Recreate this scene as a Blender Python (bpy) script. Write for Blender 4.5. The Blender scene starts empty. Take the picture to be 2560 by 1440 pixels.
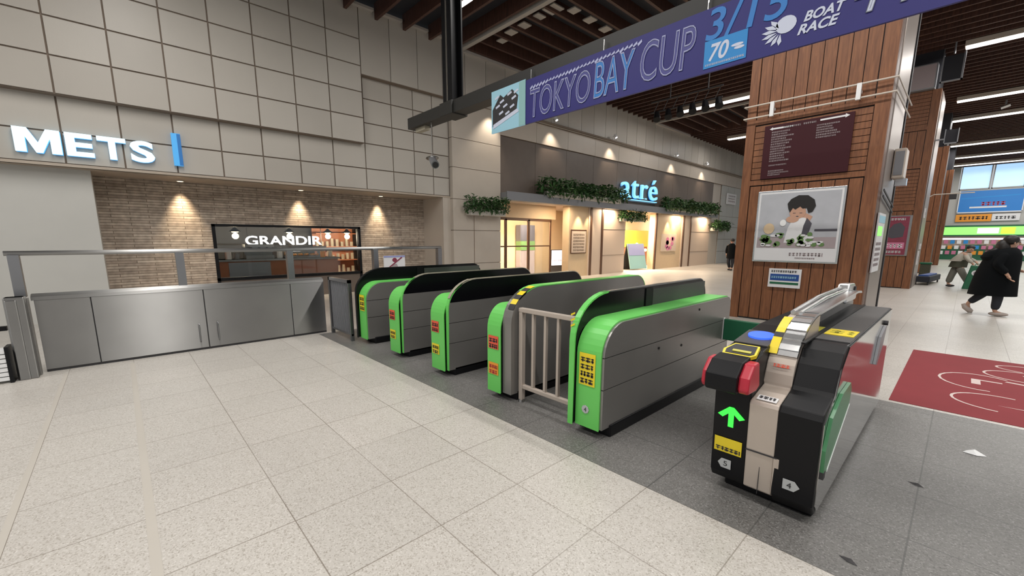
import bpy, bmesh, math, random
from mathutils import Vector, Matrix, Euler
S = bpy.context.scene
COL = S.collection
random.seed(7)
PI = math.pi

# ---------------------------------------------------------------- camera, world, exposure, main lamps
cam_d = bpy.data.cameras.new('camera'); cam = bpy.data.objects.new('camera', cam_d); COL.objects.link(cam)
cam.location = (0, 0, 1.55)
cam.rotation_euler = (math.radians(90 - 9.7916), 0, math.radians(47.5725))
cam_d.sensor_width = 36.0; cam_d.lens = 1043.0 / 2560.0 * 36.0
cam_d.shift_x = 18.0 / 2560.0; cam_d.shift_y = 60.0 / 2560.0
cam_d.clip_start = 0.05; cam_d.clip_end = 300
S.camera = cam
W = bpy.data.worlds.new('world'); S.world = W; W.use_nodes = True
bg = W.node_tree.nodes['Background']; bg.inputs[0].default_value = (0.93, 0.97, 1.0, 1); bg.inputs[1].default_value = 0.5
S.view_settings.view_transform = 'Standard'; S.view_settings.look = 'None'
S.view_settings.gamma = 1.0; S.view_settings.use_curve_mapping = False
S.view_settings.exposure = 0.0

def area(name, loc, sx, sy, power, color=(1, .97, .93), rot=(0, 0, 0)):
    d = bpy.data.lights.new(name, 'AREA'); d.shape = 'RECTANGLE'; d.size = sx; d.size_y = sy
    d.energy = power; d.color = color
    o = bpy.data.objects.new(name, d); COL.objects.link(o); o.location = loc; o.rotation_euler = rot
    return o
def spot(name, loc, target, power, angle, blend=.6, color=(1, .8, .55), r=.05):
    d = bpy.data.lights.new(name, 'SPOT'); d.energy = power; d.spot_size = math.radians(angle)
    d.spot_blend = blend; d.color = color; d.shadow_soft_size = r
    o = bpy.data.objects.new(name, d); COL.objects.link(o); o.location = loc
    v = Vector(target) - Vector(loc); o.rotation_euler = v.to_track_quat('-Z', 'Y').to_euler()
    return o
# ceiling strip lamps of the hall: (Y, x0, x1); the fittings themselves are built in strip_light()
STRIPS = [(-4.6, -8, -2), (-4.6, 0, 6), (0.6, -8.6, -3.2), (0.6, -1.5, 5), (6.2, -6.2, -.6), (6.2, 1, 6), (12.4, -4.2, 1.2), (12.4, 2.5, 8),
          (18.6, -9.2, -6.3), (18.6, -.75, 6.5), (25.4, -9.6, -6.6), (25.4, -1.0, 6.5), (29.4, -1.2, 6.5), (37, -1.4, 7.0), (42.5, -1.5, 7.0), (46.8, -1.6, 7.0)]
for (y, x0, x1) in STRIPS:
    area('strip_lamp_light', ((x0 + x1) / 2, y, 6.93), x1 - x0, .22, 44 * (x1 - x0) if y < 15 else 36 * (x1 - x0))

# ---------------------------------------------------------------- materials
MATS = {}
def _nt(name):
    m = bpy.data.materials.new(name); m.use_nodes = True
    nt = m.node_tree; return m, nt, nt.nodes['Principled BSDF']
def mat(name, col, rough=.5, metal=0., emit=None, es=0., bump=0., bscale=60., vary=0., vscale=8., alpha=1., trans=0., spec=None, coat=0.):
    if name in MATS: return MATS[name]
    m, nt, b = _nt(name)
    c = (col[0], col[1], col[2], 1)
    b.inputs['Base Color'].default_value = c
    b.inputs['Roughness'].default_value = rough; b.inputs['Metallic'].default_value = metal
    if spec is not None: b.inputs['Specular IOR Level'].default_value = spec
    if coat: b.inputs['Coat Weight'].default_value = coat
    if emit: b.inputs['Emission Color'].default_value = (*emit, 1); b.inputs['Emission Strength'].default_value = es
    if alpha < 1: b.inputs['Alpha'].default_value = alpha
    if trans: b.inputs['Transmission Weight'].default_value = trans
    tc = nt.nodes.new('ShaderNodeTexCoord')
    n = nt.nodes.new('ShaderNodeTexNoise'); n.inputs['Scale'].default_value = vscale; n.inputs['Detail'].default_value = 4
    nt.links.new(tc.outputs['Object'], n.inputs['Vector'])
    if vary:
        mx = nt.nodes.new('ShaderNodeMix'); mx.data_type = 'RGBA'
        mx.inputs[6].default_value = tuple(max(0, v * (1 - vary)) for v in col) + (1,)
        mx.inputs[7].default_value = tuple(min(1, v * (1 + vary)) for v in col) + (1,)
        nt.links.new(n.outputs[0], mx.inputs[0]); nt.links.new(mx.outputs[2], b.inputs['Base Color'])
    if bump:
        n2 = nt.nodes.new('ShaderNodeTexNoise'); n2.inputs['Scale'].default_value = bscale
        nt.links.new(tc.outputs['Object'], n2.inputs['Vector'])
        bp = nt.nodes.new('ShaderNodeBump'); bp.inputs['Strength'].default_value = bump; bp.inputs['Distance'].default_value = .01
        nt.links.new(n2.outputs[0], bp.inputs['Height']); nt.links.new(bp.outputs[0], b.inputs['Normal'])
    MATS[name] = m
    return m
def brushed(name, col, rough=.3, axis='z', streak=.08, metal=1., aniso=0.):
    """brushed stainless steel: noise stretched along one axis drives roughness and tone"""
    m, nt, b = _nt(name)
    tc = nt.nodes.new('ShaderNodeTexCoord'); mp = nt.nodes.new('ShaderNodeMapping')
    sc = {'z': (90, 90, 1.5), 'y': (90, 1.5, 90), 'x': (1.5, 90, 90)}[axis]
    mp.inputs['Scale'].default_value = sc
    n = nt.nodes.new('ShaderNodeTexNoise'); n.inputs['Scale'].default_value = 1; n.inputs['Detail'].default_value = 3
    nt.links.new(tc.outputs['Object'], mp.inputs[0]); nt.links.new(mp.outputs[0], n.inputs['Vector'])
    mr = nt.nodes.new('ShaderNodeMapRange'); mr.inputs[3].default_value = rough - streak; mr.inputs[4].default_value = rough + streak
    nt.links.new(n.outputs[0], mr.inputs[0]); nt.links.new(mr.outputs[0], b.inputs['Roughness'])
    n3 = nt.nodes.new('ShaderNodeTexNoise'); n3.inputs['Scale'].default_value = 2.2; nt.links.new(tc.outputs['Object'], n3.inputs['Vector'])
    mx = nt.nodes.new('ShaderNodeMix'); mx.data_type = 'RGBA'
    mx.inputs[6].default_value = tuple(v * .88 for v in col) + (1,); mx.inputs[7].default_value = tuple(min(1, v * 1.1) for v in col) + (1,)
    nt.links.new(n3.outputs[0], mx.inputs[0]); nt.links.new(mx.outputs[2], b.inputs['Base Color'])
    b.inputs['Metallic'].default_value = metal
    if aniso:
        cz = nt.nodes.new('ShaderNodeCombineXYZ'); cz.inputs[2].default_value = 1; b.inputs['Anisotropic'].default_value = aniso
        nt.links.new(cz.outputs[0], b.inputs['Tangent'])
    MATS[name] = m; return m

def floor_mat(name, base, dark, light, rough, grout, gy0, gx0, pitch=.582, gwidth=.004, gtint=.55, stain=.12):
    m, nt, b = _nt(name); N = nt.nodes; L = nt.links
    tc = N.new('ShaderNodeTexCoord'); sep = N.new('ShaderNodeSeparateXYZ'); L.new(tc.outputs['Object'], sep.inputs[0])
    def mth(op, a, bb=None, c=None):
        q = N.new('ShaderNodeMath'); q.operation = op
        for i, v in enumerate((a, bb, c)):
            if v is None: continue
            if isinstance(v, (int, float)): q.inputs[i].default_value = v
            else: L.new(v, q.inputs[i])
        return q.outputs[0]
    def line(axis, off):
        u = mth('ADD', sep.outputs[axis], -off); u = mth('DIVIDE', u, pitch)
        f = mth('FRACT', u); f = mth('SUBTRACT', f, .5); f = mth('ABSOLUTE', f)
        return mth('GREATER_THAN', f, .5 - gwidth / pitch), mth('FLOOR', u)
    lx, cx_ = line('X', gx0); ly, cy_ = line('Y', gy0)
    ln = mth('MAXIMUM', lx, ly)
    # speckle
    v1 = N.new('ShaderNodeTexVoronoi'); v1.inputs['Scale'].default_value = 150; L.new(tc.outputs['Object'], v1.inputs['Vector'])
    r1 = N.new('ShaderNodeValToRGB'); r1.color_ramp.elements[0].position = .0; r1.color_ramp.elements[1].position = 1.0
    sepc = N.new('ShaderNodeSeparateColor'); L.new(v1.outputs['Color'], sepc.inputs[0]); L.new(sepc.outputs[0], r1.inputs[0])
    e = r1.color_ramp.elements; e[0].color = (*dark, 1); e[1].color = (*light, 1)
    e2 = r1.color_ramp.elements.new(.3); e2.color = (*base, 1); e3 = r1.color_ramp.elements.new(.8); e3.color = (*base, 1)
    # large soiling
    n1 = N.new('ShaderNodeTexNoise'); n1.inputs['Scale'].default_value = .7; n1.inputs['Detail'].default_value = 5; L.new(tc.outputs['Object'], n1.inputs['Vector'])
    # per tile tone
    cmb = N.new('ShaderNodeCombineXYZ'); L.new(cx_, cmb.inputs[0]); L.new(cy_, cmb.inputs[1])
    wn = N.new('ShaderNodeTexWhiteNoise'); L.new(cmb.outputs[0], wn.inputs['Vector'])
    t = mth('MULTIPLY', wn.outputs[0], .07); s_ = mth('MULTIPLY', n1.outputs[0], stain * 2)
    k = mth('SUBTRACT', 1.0 + stain, s_); k = mth('SUBTRACT', k, t)
    hs = N.new('ShaderNodeMix'); hs.data_type = 'RGBA'; hs.blend_type = 'MULTIPLY'; hs.inputs[0].default_value = 1
    L.new(r1.outputs[0], hs.inputs[6]); cc = N.new('ShaderNodeCombineColor'); [L.new(k, cc.inputs[i]) for i in range(3)]; L.new(cc.outputs[0], hs.inputs[7])
    # grout with uneven strength
    n2 = N.new('ShaderNodeTexNoise'); n2.inputs['Scale'].default_value = .9; L.new(tc.outputs['Object'], n2.inputs['Vector'])
    gs = mth('MULTIPLY', ln, mth('SMOOTH_MIN', mth('MULTIPLY', n2.outputs[0], 1.5), .95, .1))
    gs = mth('MULTIPLY', gs, gtint * 1.6)
    gm = N.new('ShaderNodeMix'); gm.data_type = 'RGBA'; L.new(gs, gm.inputs[0]); L.new(hs.outputs[2], gm.inputs[6]); gm.inputs[7].default_value = (*grout, 1)
    L.new(gm.outputs[2], b.inputs['Base Color'])
    rr = N.new('ShaderNodeMapRange'); rr.inputs[3].default_value = rough - .08; rr.inputs[4].default_value = rough + .12
    L.new(n1.outputs[0], rr.inputs[0]); L.new(rr.outputs[0], b.inputs['Roughness'])
    MATS[name] = m; return m

def brick_mat(name):
    m, nt, b = _nt(name); N = nt.nodes; L = nt.links
    tc = N.new('ShaderNodeTexCoord'); sep = N.new('ShaderNodeSeparateXYZ'); L.new(tc.outputs['Object'], sep.inputs[0])
    cmb = N.new('ShaderNodeCombineXYZ'); ad = N.new('ShaderNodeMath'); ad.operation = 'ADD'
    L.new(sep.outputs['X'], ad.inputs[0]); L.new(sep.outputs['Y'], ad.inputs[1])
    L.new(ad.outputs[0], cmb.inputs[0]); L.new(sep.outputs['Z'], cmb.inputs[1])
    br = N.new('ShaderNodeTexBrick'); L.new(cmb.outputs[0], br.inputs['Vector'])
    br.inputs['Scale'].default_value = 1; br.inputs['Brick Width'].default_value = .62; br.inputs['Row Height'].default_value = .058
    br.inputs['Mortar Size'].default_value = .006; br.inputs['Mortar Smooth'].default_value = .3; br.inputs['Bias'].default_value = 0
    br.inputs['Color1'].default_value = (.33, .265, .21, 1); br.inputs['Color2'].default_value = (.50, .42, .34, 1); br.inputs['Mortar'].default_value = (.19, .145, .11, 1)
    n = N.new('ShaderNodeTexNoise'); n.inputs['Scale'].default_value = 9; L.new(tc.outputs['Object'], n.inputs['Vector'])
    mx = N.new('ShaderNodeMix'); mx.data_type = 'RGBA'; mx.blend_type = 'OVERLAY'; mx.inputs[0].default_value = .5
    L.new(br.outputs['Color'], mx.inputs[6]); L.new(n.outputs[0], mx.inputs[7]); L.new(mx.outputs[2], b.inputs['Base Color'])
    bp = N.new('ShaderNodeBump'); bp.inputs['Strength'].default_value = .6; bp.inputs['Distance'].default_value = .015; bp.invert = True
    L.new(br.outputs['Fac'], bp.inputs['Height']); L.new(bp.outputs[0], b.inputs['Normal']); b.inputs['Roughness'].default_value = .8
    MATS[name] = m; return m

def wood_mat(name, c1, c2, rough=.45):
    m, nt, b = _nt(name); N = nt.nodes; L = nt.links
    tc = N.new('ShaderNodeTexCoord'); mp = N.new('ShaderNodeMapping'); mp.inputs['Scale'].default_value = (14, 14, 1.2)
    L.new(tc.outputs['Object'], mp.inputs[0])
    n = N.new('ShaderNodeTexNoise'); n.inputs['Scale'].default_value = 2.2; n.inputs['Detail'].default_value = 6; n.inputs['Distortion'].default_value = .6
    L.new(mp.outputs[0], n.inputs['Vector'])
    r = N.new('ShaderNodeValToRGB'); r.color_ramp.elements[0].position = .3; r.color_ramp.elements[1].position = .72
    r.color_ramp.elements[0].color = (*c1, 1); r.color_ramp.elements[1].color = (*c2, 1)
    L.new(n.outputs[0], r.inputs[0]); L.new(r.outputs[0], b.inputs['Base Color']); b.inputs['Roughness'].default_value = rough
    MATS[name] = m; return m

floor_mat('terrazzo_white', (.50, .47, .43), (.33, .30, .26), (.60, .57, .53), .34, (.16, .13, .10), 2.30, -1.18, gwidth=.003)
floor_mat('granite_grey', (.15, .145, .137), (.085, .08, .076), (.25, .245, .235), .42, (.05, .05, .048), 2.30, -1.18, stain=.22)
brick_mat('stacked_stone')
wood_mat('pillar_wood', (.135, .047, .017), (.25, .098, .038), .55)
wood_mat('pillar_wood_dark', (.085, .034, .017), (.16, .07, .034))
wood_mat('louvre_wood', (.045, .018, .012), (.10, .042, .028), .6)
brushed('steel', (.38, .375, .365), .42, 'x', .03, 1., .98)
brushed('steel_side', (.27, .26, .245), .34, 'y', .06, .55)
brushed('steel_mirror', (.42, .42, .41), .12, 'y', .04)
brushed('steel_rail', (.30, .30, .31), .35, 'y')
mat('tile_beige', (.47, .435, .385), .45, vary=.05, vscale=1.3, bump=.06, bscale=30)
mat('tile_beige_b', (.435, .40, .352), .45, vary=.05, vscale=1.3, bump=.06, bscale=30)
mat('tile_gap', (.20, .155, .12), .8)
mat('plaster_white', (.52, .51, .475), .6, vary=.04, vscale=2)
mat('stone_beige', (.50, .44, .375), .4, vary=.05, vscale=3)
mat('stone_gap', (.22, .16, .11), .7)
mat('soffit', (.42, .35, .28), .6)
mat('dark_panel', (.135, .105, .085), .42, vary=.12, vscale=3)
mat('dark_gap', (.05, .038, .03), .7)
mat('canopy_grey', (.23, .235, .25), .4, metal=.3)
mat('deck_dark', (.022, .022, .028), .8)
mat('deck_pale', (.42, .39, .36), .8)
mat('black_gloss', (.004, .004, .005), .22, spec=.3)
mat('black', (.006, .006, .007), .42, spec=.22)
mat('black_matte', (.02, .02, .022), .65)
mat('charcoal', (.06, .058, .058), .5, bump=.1, bscale=200)
mat('green', (.14, .57, .11), .38)
mat('green_dark', (.012, .11, .05), .35)
mat('green_flap', (.05, .21, .085), .3)
mat('cream_metal', (.50, .46, .36), .35, metal=.5)
mat('champagne', (.50, .43, .37), .4, metal=.3)
mat('silver', (.62, .62, .62), .25, metal=.9)
mat('yellow', (.80, .62, .02), .45)
mat('yellow_dim', (.50, .46, .04), .4)
mat('orange', (.75, .30, .03), .5)
mat('red', (.45, .02, .04), .35)
mat('red_label', (.75, .10, .05), .5)
mat('white', (.78, .78, .78), .5)
mat('paper', (.70, .70, .71), .7)
mat('grey_tag', (.45, .46, .46), .5)
mat('ink', (.03, .028, .03), .6)
mat('maroon', (.045, .010, .014), .6, spec=.2)
mat('mat_red', (.23, .03, .036), .75, spec=.25, vary=.1, vscale=3)
mat('mat_white', (.62, .50, .47), .6)
mat('glass', (.9, .95, .95), .03, trans=1.0)
mat('lit_green', (.02, .3, .02), .4, emit=(.05, 1, .08), es=1.1)
mat('lit_blue', (.05, .1, .6), .4, emit=(.03, .12, 1), es=1.2)
mat('lit_sign', (.8, .8, .8), .4, emit=(.50, .86, 1.0), es=.95)
mat('lit_sign_blue', (.05, .3, .6), .4, emit=(.08, .36, .75), es=.55)
mat('lit_atre', (.3, .7, .9), .4, emit=(.26, .68, 1.0), es=.9)
mat('lit_strip', (.9, .9, .9), .4, emit=(1, .93, .86), es=3.2)
mat('lit_warm', (.9, .8, .6), .4, emit=(1, .80, .48), es=3.0)
mat('lit_white', (.9, .9, .9), .4, emit=(1, .96, 1), es=2.2)
mat('lit_screen', (.8, .8, .9), .4, emit=(.85, .84, 1), es=.9)
mat('lit_shop', (.3, .8, .2), .4, emit=(.22, .75, .12), es=.95)
mat('lit_shop_yellow', (.5, .8, .1), .4, emit=(.5, .8, .02), es=.9)
mat('lit_shop_white', (.6, .9, .7), .4, emit=(.6, 1, .65), es=.9)
mat('sky_pane', (.5, .7, .9), .2, emit=(.40, .64, .92), es=.95)
mat('ad_blue', (.02, .15, .42), .5, emit=(.01, .12, .35), es=.35)
mat('banner_blue', (.024, .021, .17), .55, vary=.12, vscale=1.5)
mat('banner_cyan', (.02, .25, .62), .5)
mat('banner_lightcyan', (.35, .62, .75), .5)
mat('banner_digit', (.03, .20, .56), .5)
mat('lilac_dark', (.07, .07, .26), .5)
mat('banner_white', (.62, .66, .80), .5)
mat('banner_outline', (.46, .48, .72), .5)
mat('beam_dark', (.022, .021, .019), .5)
mat('foliage', (.018, .062, .012), .5, vary=.5, vscale=12)
mat('foliage_b', (.035, .10, .022), .5, vary=.4, vscale=12)
mat('wall_grey_tile', (.44, .44, .42), .5)
mat('warm_wall', (.62, .47, .30), .55, vary=.05)
mat('warm_wall_b', (.60, .48, .38), .5)
mat('bronze', (.10, .045, .022), .45)
mat('skin', (.50, .29, .20), .55)
mat('hair', (.012, .009, .008), .5)
mat('coat_black', (.004, .005, .006), .9, spec=.15)
mat('side_clad', (.30, .25, .22), .38, metal=.5)
mat('coat_cream', (.42, .39, .33), .8)
mat('trouser_dark', (.015, .017, .025), .75)
mat('trouser_grey', (.16, .155, .13), .8)
mat('shoe_pale', (.45, .38, .34), .6)
mat('olive', (.05, .05, .03), .7)
mat('pink', (.55, .18, .30), .6)
mat('rust', (.30, .11, .05), .6)
mat('teal_ad', (.28, .50, .50), .5)
mat('lilac_ad', (.30, .33, .58), .5)
mat('photo_grey', (.42, .43, .46), .5, vary=.15, vscale=4)
mat('photo_dark', (.07, .065, .08), .5)
mat('leaf_salad', (.12, .22, .07), .5, vary=.4, vscale=30)
mat('poster_maroon', (.22, .03, .06), .5, vary=.3, vscale=9)
mat('notice_blue', (.01, .06, .26), .5)
mat('text_grey', (.36, .30, .31), .6)

# ---------------------------------------------------------------- mesh builder
class MB:
    def __init__(s): s.v = []; s.f = []; s.m = []; s.cur = 0
    def add(s, vs, fs):
        o = len(s.v); s.v += [tuple(p) for p in vs]
        for f in fs: s.f.append(tuple(i + o for i in f)); s.m.append(s.cur)
        return s
    def mi(s, i): s.cur = i; return s
    def box(s, x0, x1, y0, y1, z0, z1):
        x0, x1 = sorted((x0, x1)); y0, y1 = sorted((y0, y1)); z0, z1 = sorted((z0, z1))
        return s.add([(x0, y0, z0), (x1, y0, z0), (x1, y1, z0), (x0, y1, z0), (x0, y0, z1), (x1, y0, z1), (x1, y1, z1), (x0, y1, z1)],
                     [(0, 3, 2, 1), (4, 5, 6, 7), (0, 1, 5, 4), (1, 2, 6, 5), (2, 3, 7, 6), (3, 0, 4, 7)])
    def prism_x(s, pts, x0, x1):
        """closed (y, z) outline extruded along x"""
        n = len(pts); a = sum(pts[i][0] * pts[(i + 1) % n][1] - pts[(i + 1) % n][0] * pts[i][1] for i in range(n))
        if a < 0: pts = pts[::-1]
        x0, x1 = sorted((x0, x1))
        vs = [(x0, y, z) for y, z in pts] + [(x1, y, z) for y, z in pts]
        fs = [tuple(range(n))[::-1], tuple(range(n, 2 * n))] + [(i, (i + 1) % n, n + (i + 1) % n, n + i) for i in range(n)]
        return s.add(vs, fs)
    def prism_y(s, pts, y0, y1):
        """closed (x, z) outline extruded along y"""
        n = len(pts); a = sum(pts[i][0] * pts[(i + 1) % n][1] - pts[(i + 1) % n][0] * pts[i][1] for i in range(n))
        if a > 0: pts = pts[::-1]
        y0, y1 = sorted((y0, y1))
        vs = [(x, y0, z) for x, z in pts] + [(x, y1, z) for x, z in pts]
        fs = [tuple(range(n))[::-1], tuple(range(n, 2 * n))] + [(i, (i + 1) % n, n + (i + 1) % n, n + i) for i in range(n)]
        return s.add(vs, fs)
    def prism_z(s, pts, z0, z1):
        n = len(pts); a = sum(pts[i][0] * pts[(i + 1) % n][1] - pts[(i + 1) % n][0] * pts[i][1] for i in range(n))
        if a < 0: pts = pts[::-1]
        vs = [(x, y, z0) for x, y in pts] + [(x, y, z1) for x, y in pts]
        fs = [tuple(range(n))[::-1], tuple(range(n, 2 * n))] + [(i, (i + 1) % n, n + (i + 1) % n, n + i) for i in range(n)]
        return s.add(vs, fs)
    def tube(s, path, r, n=10, closed=False):
        path = [Vector(p) for p in path]; k = len(path); vs = []
        for i, p in enumerate(path):
            a = path[i - 1] if (i > 0 or closed) else p; c = path[(i + 1) % k] if (i < k - 1 or closed) else p
            d = (c - a).normalized(); up = Vector((0, 0, 1)) if abs(d.z) < .95 else Vector((0, 1, 0))
            u = d.cross(up).normalized(); w = d.cross(u).normalized()
            rr = r[i] if isinstance(r, (list, tuple)) else r
            vs += [p + (u * math.cos(2 * PI * j / n) + w * math.sin(2 * PI * j / n)) * rr for j in range(n)]
        fs = []
        for i in range(k if closed else k - 1):
            i2 = (i + 1) % k
            for j in range(n): fs.append((i * n + j, i * n + (j + 1) % n, i2 * n + (j + 1) % n, i2 * n + j))
        if not closed: fs += [tuple(range(n))[::-1], tuple(range((k - 1) * n, k * n))]
        return s.add(vs, fs)
    def ball(s, c, rx, ry=None, rz=None, n=12, m=8):
        ry = ry or rx; rz = rz or rx; vs = [(c[0], c[1], c[2] + rz)]
        for i in range(1, m):
            t = PI * i / m
            vs += [(c[0] + rx * math.sin(t) * math.cos(2 * PI * j / n), c[1] + ry * math.sin(t) * math.sin(2 * PI * j / n), c[2] + rz * math.cos(t)) for j in range(n)]
        vs.append((c[0], c[1], c[2] - rz)); fs = [(0, 1 + j, 1 + (j + 1) % n) for j in range(n)]
        for i in range(m - 2):
            for j in range(n): fs.append((1 + i * n + j, 1 + (i + 1) * n + j, 1 + (i + 1) * n + (j + 1) % n, 1 + i * n + (j + 1) % n))
        l = len(vs) - 1; fs += [(l, 1 + (m - 2) * n + (j + 1) % n, 1 + (m - 2) * n + j) for j in range(n)]
        return s.add(vs, fs)
    def poly(s, pts): return s.add(pts, [tuple(range(len(pts)))])
    def build(s, name, mats, parent=None, loc=None, smooth=False, bevel=0.):
        me = bpy.data.meshes.new(name); me.from_pydata(s.v, [], s.f)
        if not isinstance(mats, (list, tuple)): mats = [mats]
        for q in mats: me.materials.append(MATS[q] if isinstance(q, str) else q)
        for p, i in zip(me.polygons, s.m): p.material_index = i; p.use_smooth = smooth
        me.validate(); me.update()
        o = bpy.data.objects.new(name, me); COL.objects.link(o)
        if parent: o.parent = parent
        if loc: o.location = loc
        if bevel:
            b = o.modifiers.new('bevel', 'BEVEL'); b.width = bevel; b.segments = 2; b.limit_method = 'ANGLE'; b.angle_limit = math.radians(40)
        if smooth:
            try: me.set_sharp_from_angle(angle=math.radians(40))
            except Exception: pass
        return o

def tag(o, label=None, cat=None, group=None, kind=None):
    if label: o['label'] = label
    if cat: o['category'] = cat
    if group: o['group'] = group
    if kind: o['kind'] = kind
    return o
def thing(name, label, cat, loc=(0, 0, 0), rz=0, group=None):
    o = bpy.data.objects.new(name, None); COL.objects.link(o); o.location = loc; o.rotation_euler = (0, 0, rz); o.empty_display_size = .1
    return tag(o, label, cat, group)
def struct(name, mb, mats, **k):
    o = mb.build(name, mats, **k); o['kind'] = 'structure'; return o

FACE_Y = (PI / 2, 0, 0)          # flat artwork that faces -y (towards the viewer at the gates)
FACE_X = (PI / 2, 0, PI / 2)     # flat artwork that faces +x
def txt(name, body, w, h, m, loc, rot, parent=None, depth=.004, shear=0, bold=0., outline=0., spacing=1., align=0):
    """lettering converted to mesh, scaled to exactly w by h (metres), lower left corner at loc"""
    cu = bpy.data.curves.new(name, 'FONT'); cu.body = body; cu.size = 1; cu.shear = shear; cu.space_character = spacing
    cu.offset = bold; cu.resolution_u = 4
    if outline: cu.fill_mode = 'NONE'; cu.bevel_depth = outline / max(h, .01); cu.bevel_resolution = 0
    else: cu.extrude = 0.5
    t = bpy.data.objects.new(name, cu); COL.objects.link(t)
    dg = bpy.context.evaluated_depsgraph_get(); dg.update()
    me = bpy.data.meshes.new_from_object(t.evaluated_get(dg)); COL.objects.unlink(t); bpy.data.objects.remove(t)
    xs = [v.co.x for v in me.vertices]; ys = [v.co.y for v in me.vertices]; zs = [v.co.z for v in me.vertices]
    x0, x1, y0, y1, z0, z1 = min(xs), max(xs), min(ys), max(ys), min(zs), max(zs)
    for v in me.vertices:
        v.co.x = (v.co.x - x0) / (x1 - x0) * w; v.co.y = (v.co.y - y0) / (y1 - y0) * h
        v.co.z = (v.co.z - z0) / max(z1 - z0, 1e-6) * depth
    me.materials.clear(); me.materials.append(MATS[m]); me.name = name
    o = bpy.data.objects.new(name, me); COL.objects.link(o); o.rotation_euler = rot; o.location = loc
    if parent: o.parent = parent
    return o
def flat(name, pts, m, loc, rot, parent=None, depth=.003):
    """flat outline pts (u, v) with a little thickness, standing off its carrier"""
    a = sum(pts[i][0] * pts[(i + 1) % len(pts)][1] - pts[(i + 1) % len(pts)][0] * pts[i][1] for i in range(len(pts)))
    if a < 0: pts = pts[::-1]
    n = len(pts); mb = MB(); mb.add([(x, y, 0) for x, y in pts] + [(x, y, depth) for x, y in pts],
        [tuple(range(n))[::-1], tuple(range(n, 2 * n))] + [(i, (i + 1) % n, n + (i + 1) % n, n + i) for i in range(n)])
    o = mb.build(name, m, parent); o.rotation_euler = rot; o.location = loc; return o
def rect(x0, x1, y0, y1): return [(x0, y0), (x1, y0), (x1, y1), (x0, y1)]
def ell(cx, cy, rx, ry, n=20, a0=0, a1=2 * PI): return [(cx + rx * math.cos(a0 + (a1 - a0) * i / n), cy + ry * math.sin(a0 + (a1 - a0) * i / n)) for i in range(n)]
def marks(name, rects, m, loc, rot, parent, depth=.002):
    """several little flat strokes (unreadable small print) as one flat mesh"""
    mb = MB()
    for q in rects:
        n = len(q); mb.add([(x, y, 0) for x, y in q] + [(x, y, depth) for x, y in q],
            [tuple(range(n))[::-1], tuple(range(n, 2 * n))] + [(i, (i + 1) % n, n + (i + 1) % n, n + i) for i in range(n)])
    o = mb.build(name, m, parent); o.rotation_euler = rot; o.location = loc; return o
def print_lines(rows, rnd=None):
    """rows: (x0, x1, y, h): each row broken up into word sized strokes"""
    rnd = rnd or random.Random(3); out = []
    for (x0, x1, y, h) in rows:
        x = x0
        while x < x1:
            w = h * rnd.uniform(.5, 1.1); xe = min(x + w, x1)
            k = h * .22
            out.append(rect(x, xe, y + h * rnd.uniform(.0, .3), y + h * rnd.uniform(.35, .55)))
            out.append(rect(x + (xe - x) * .35, x + (xe - x) * .35 + k, y, y + h))
            out.append(rect(x, xe, y + h * .75, y + h * .97))
            x = xe + h * .22
    return out
# ---------------------------------------------------------------- the setting
# floors: white terrazzo around a band of grey granite under the gates
ZC = 7.25
GX0 = -7.12
mb = MB()
for (x0, x1, y0, y1) in [(-13.2, 16, -9, 2.30), (-13.2, GX0, 2.30, 5.36), (-13.2, 16, 5.36, 50)]:
    mb.box(x0, x1, y0, y1, -.12, 0)
struct('floor', mb, 'terrazzo_white')
struct('floor', MB().box(GX0, 16, 2.30, 5.36, -.12, 0), 'granite_grey')
struct('trim_1', MB().box(-7.0, -1.8, -.065, -.02, 0, .0015), 'tile_beige')      # pale strip set in the floor
struct('trim_1', MB().box(-7.0, -1.8, -.645, -.61, 0, .0015), 'tile_beige')

def tiles(name, X, ys, zs, gap=.028, th=.035, back='tile_gap', mats=('tile_beige', 'tile_beige_b'), depth=.25):
    """wall of square cladding panels with open dark joints, front face at x = X"""
    b = MB(); rnd = random.Random(len(ys) * 31 + len(zs))
    for i in range(len(ys) - 1):
        for j in range(len(zs) - 1):
            b.mi(rnd.choice((0, 0, 1)) if len(mats) > 1 else 0); b.box(X - th, X, ys[i] + gap / 2, ys[i + 1] - gap / 2, zs[j] + gap / 2, zs[j + 1] - gap / 2)
    b.mi(len(mats)); b.box(X - depth, X - th + .008, ys[0], ys[-1], zs[0], zs[-1])
    return struct(name, b, list(mats) + [back])
TY = [-.53 + .807 * i for i in range(-13, 9)]                 # joints of the cladding
TY = [y for y in TY if y < 5.2]
# upper slab of the hotel wall, standing forward of the fascia below it
K = 11.0 / 11.2
tiles('wall_left', -11.0, [y * K for y in TY[:-1] + [5.17]], [1.55 + (4.10 + .634 * k - 1.55) * K for k in range(5)] + [ZC + .1], depth=.35)
tiles('wall_left', -11.2, TY[:-1] + [5.17, 5.98, 6.66, 7.30, 7.88], [2.91, 3.45, 4.10], depth=.3)
tiles('wall_left', -11.2, [5.17, 5.98, 6.66, 7.30, 7.88], [4.10, 4.62, 5.22, 5.81], depth=.3)
tiles('wall_left', -11.0, [5.08 + .83 * k for k in range(48)], [5.735, ZC + .1], depth=.35, gap=.018)
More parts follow.
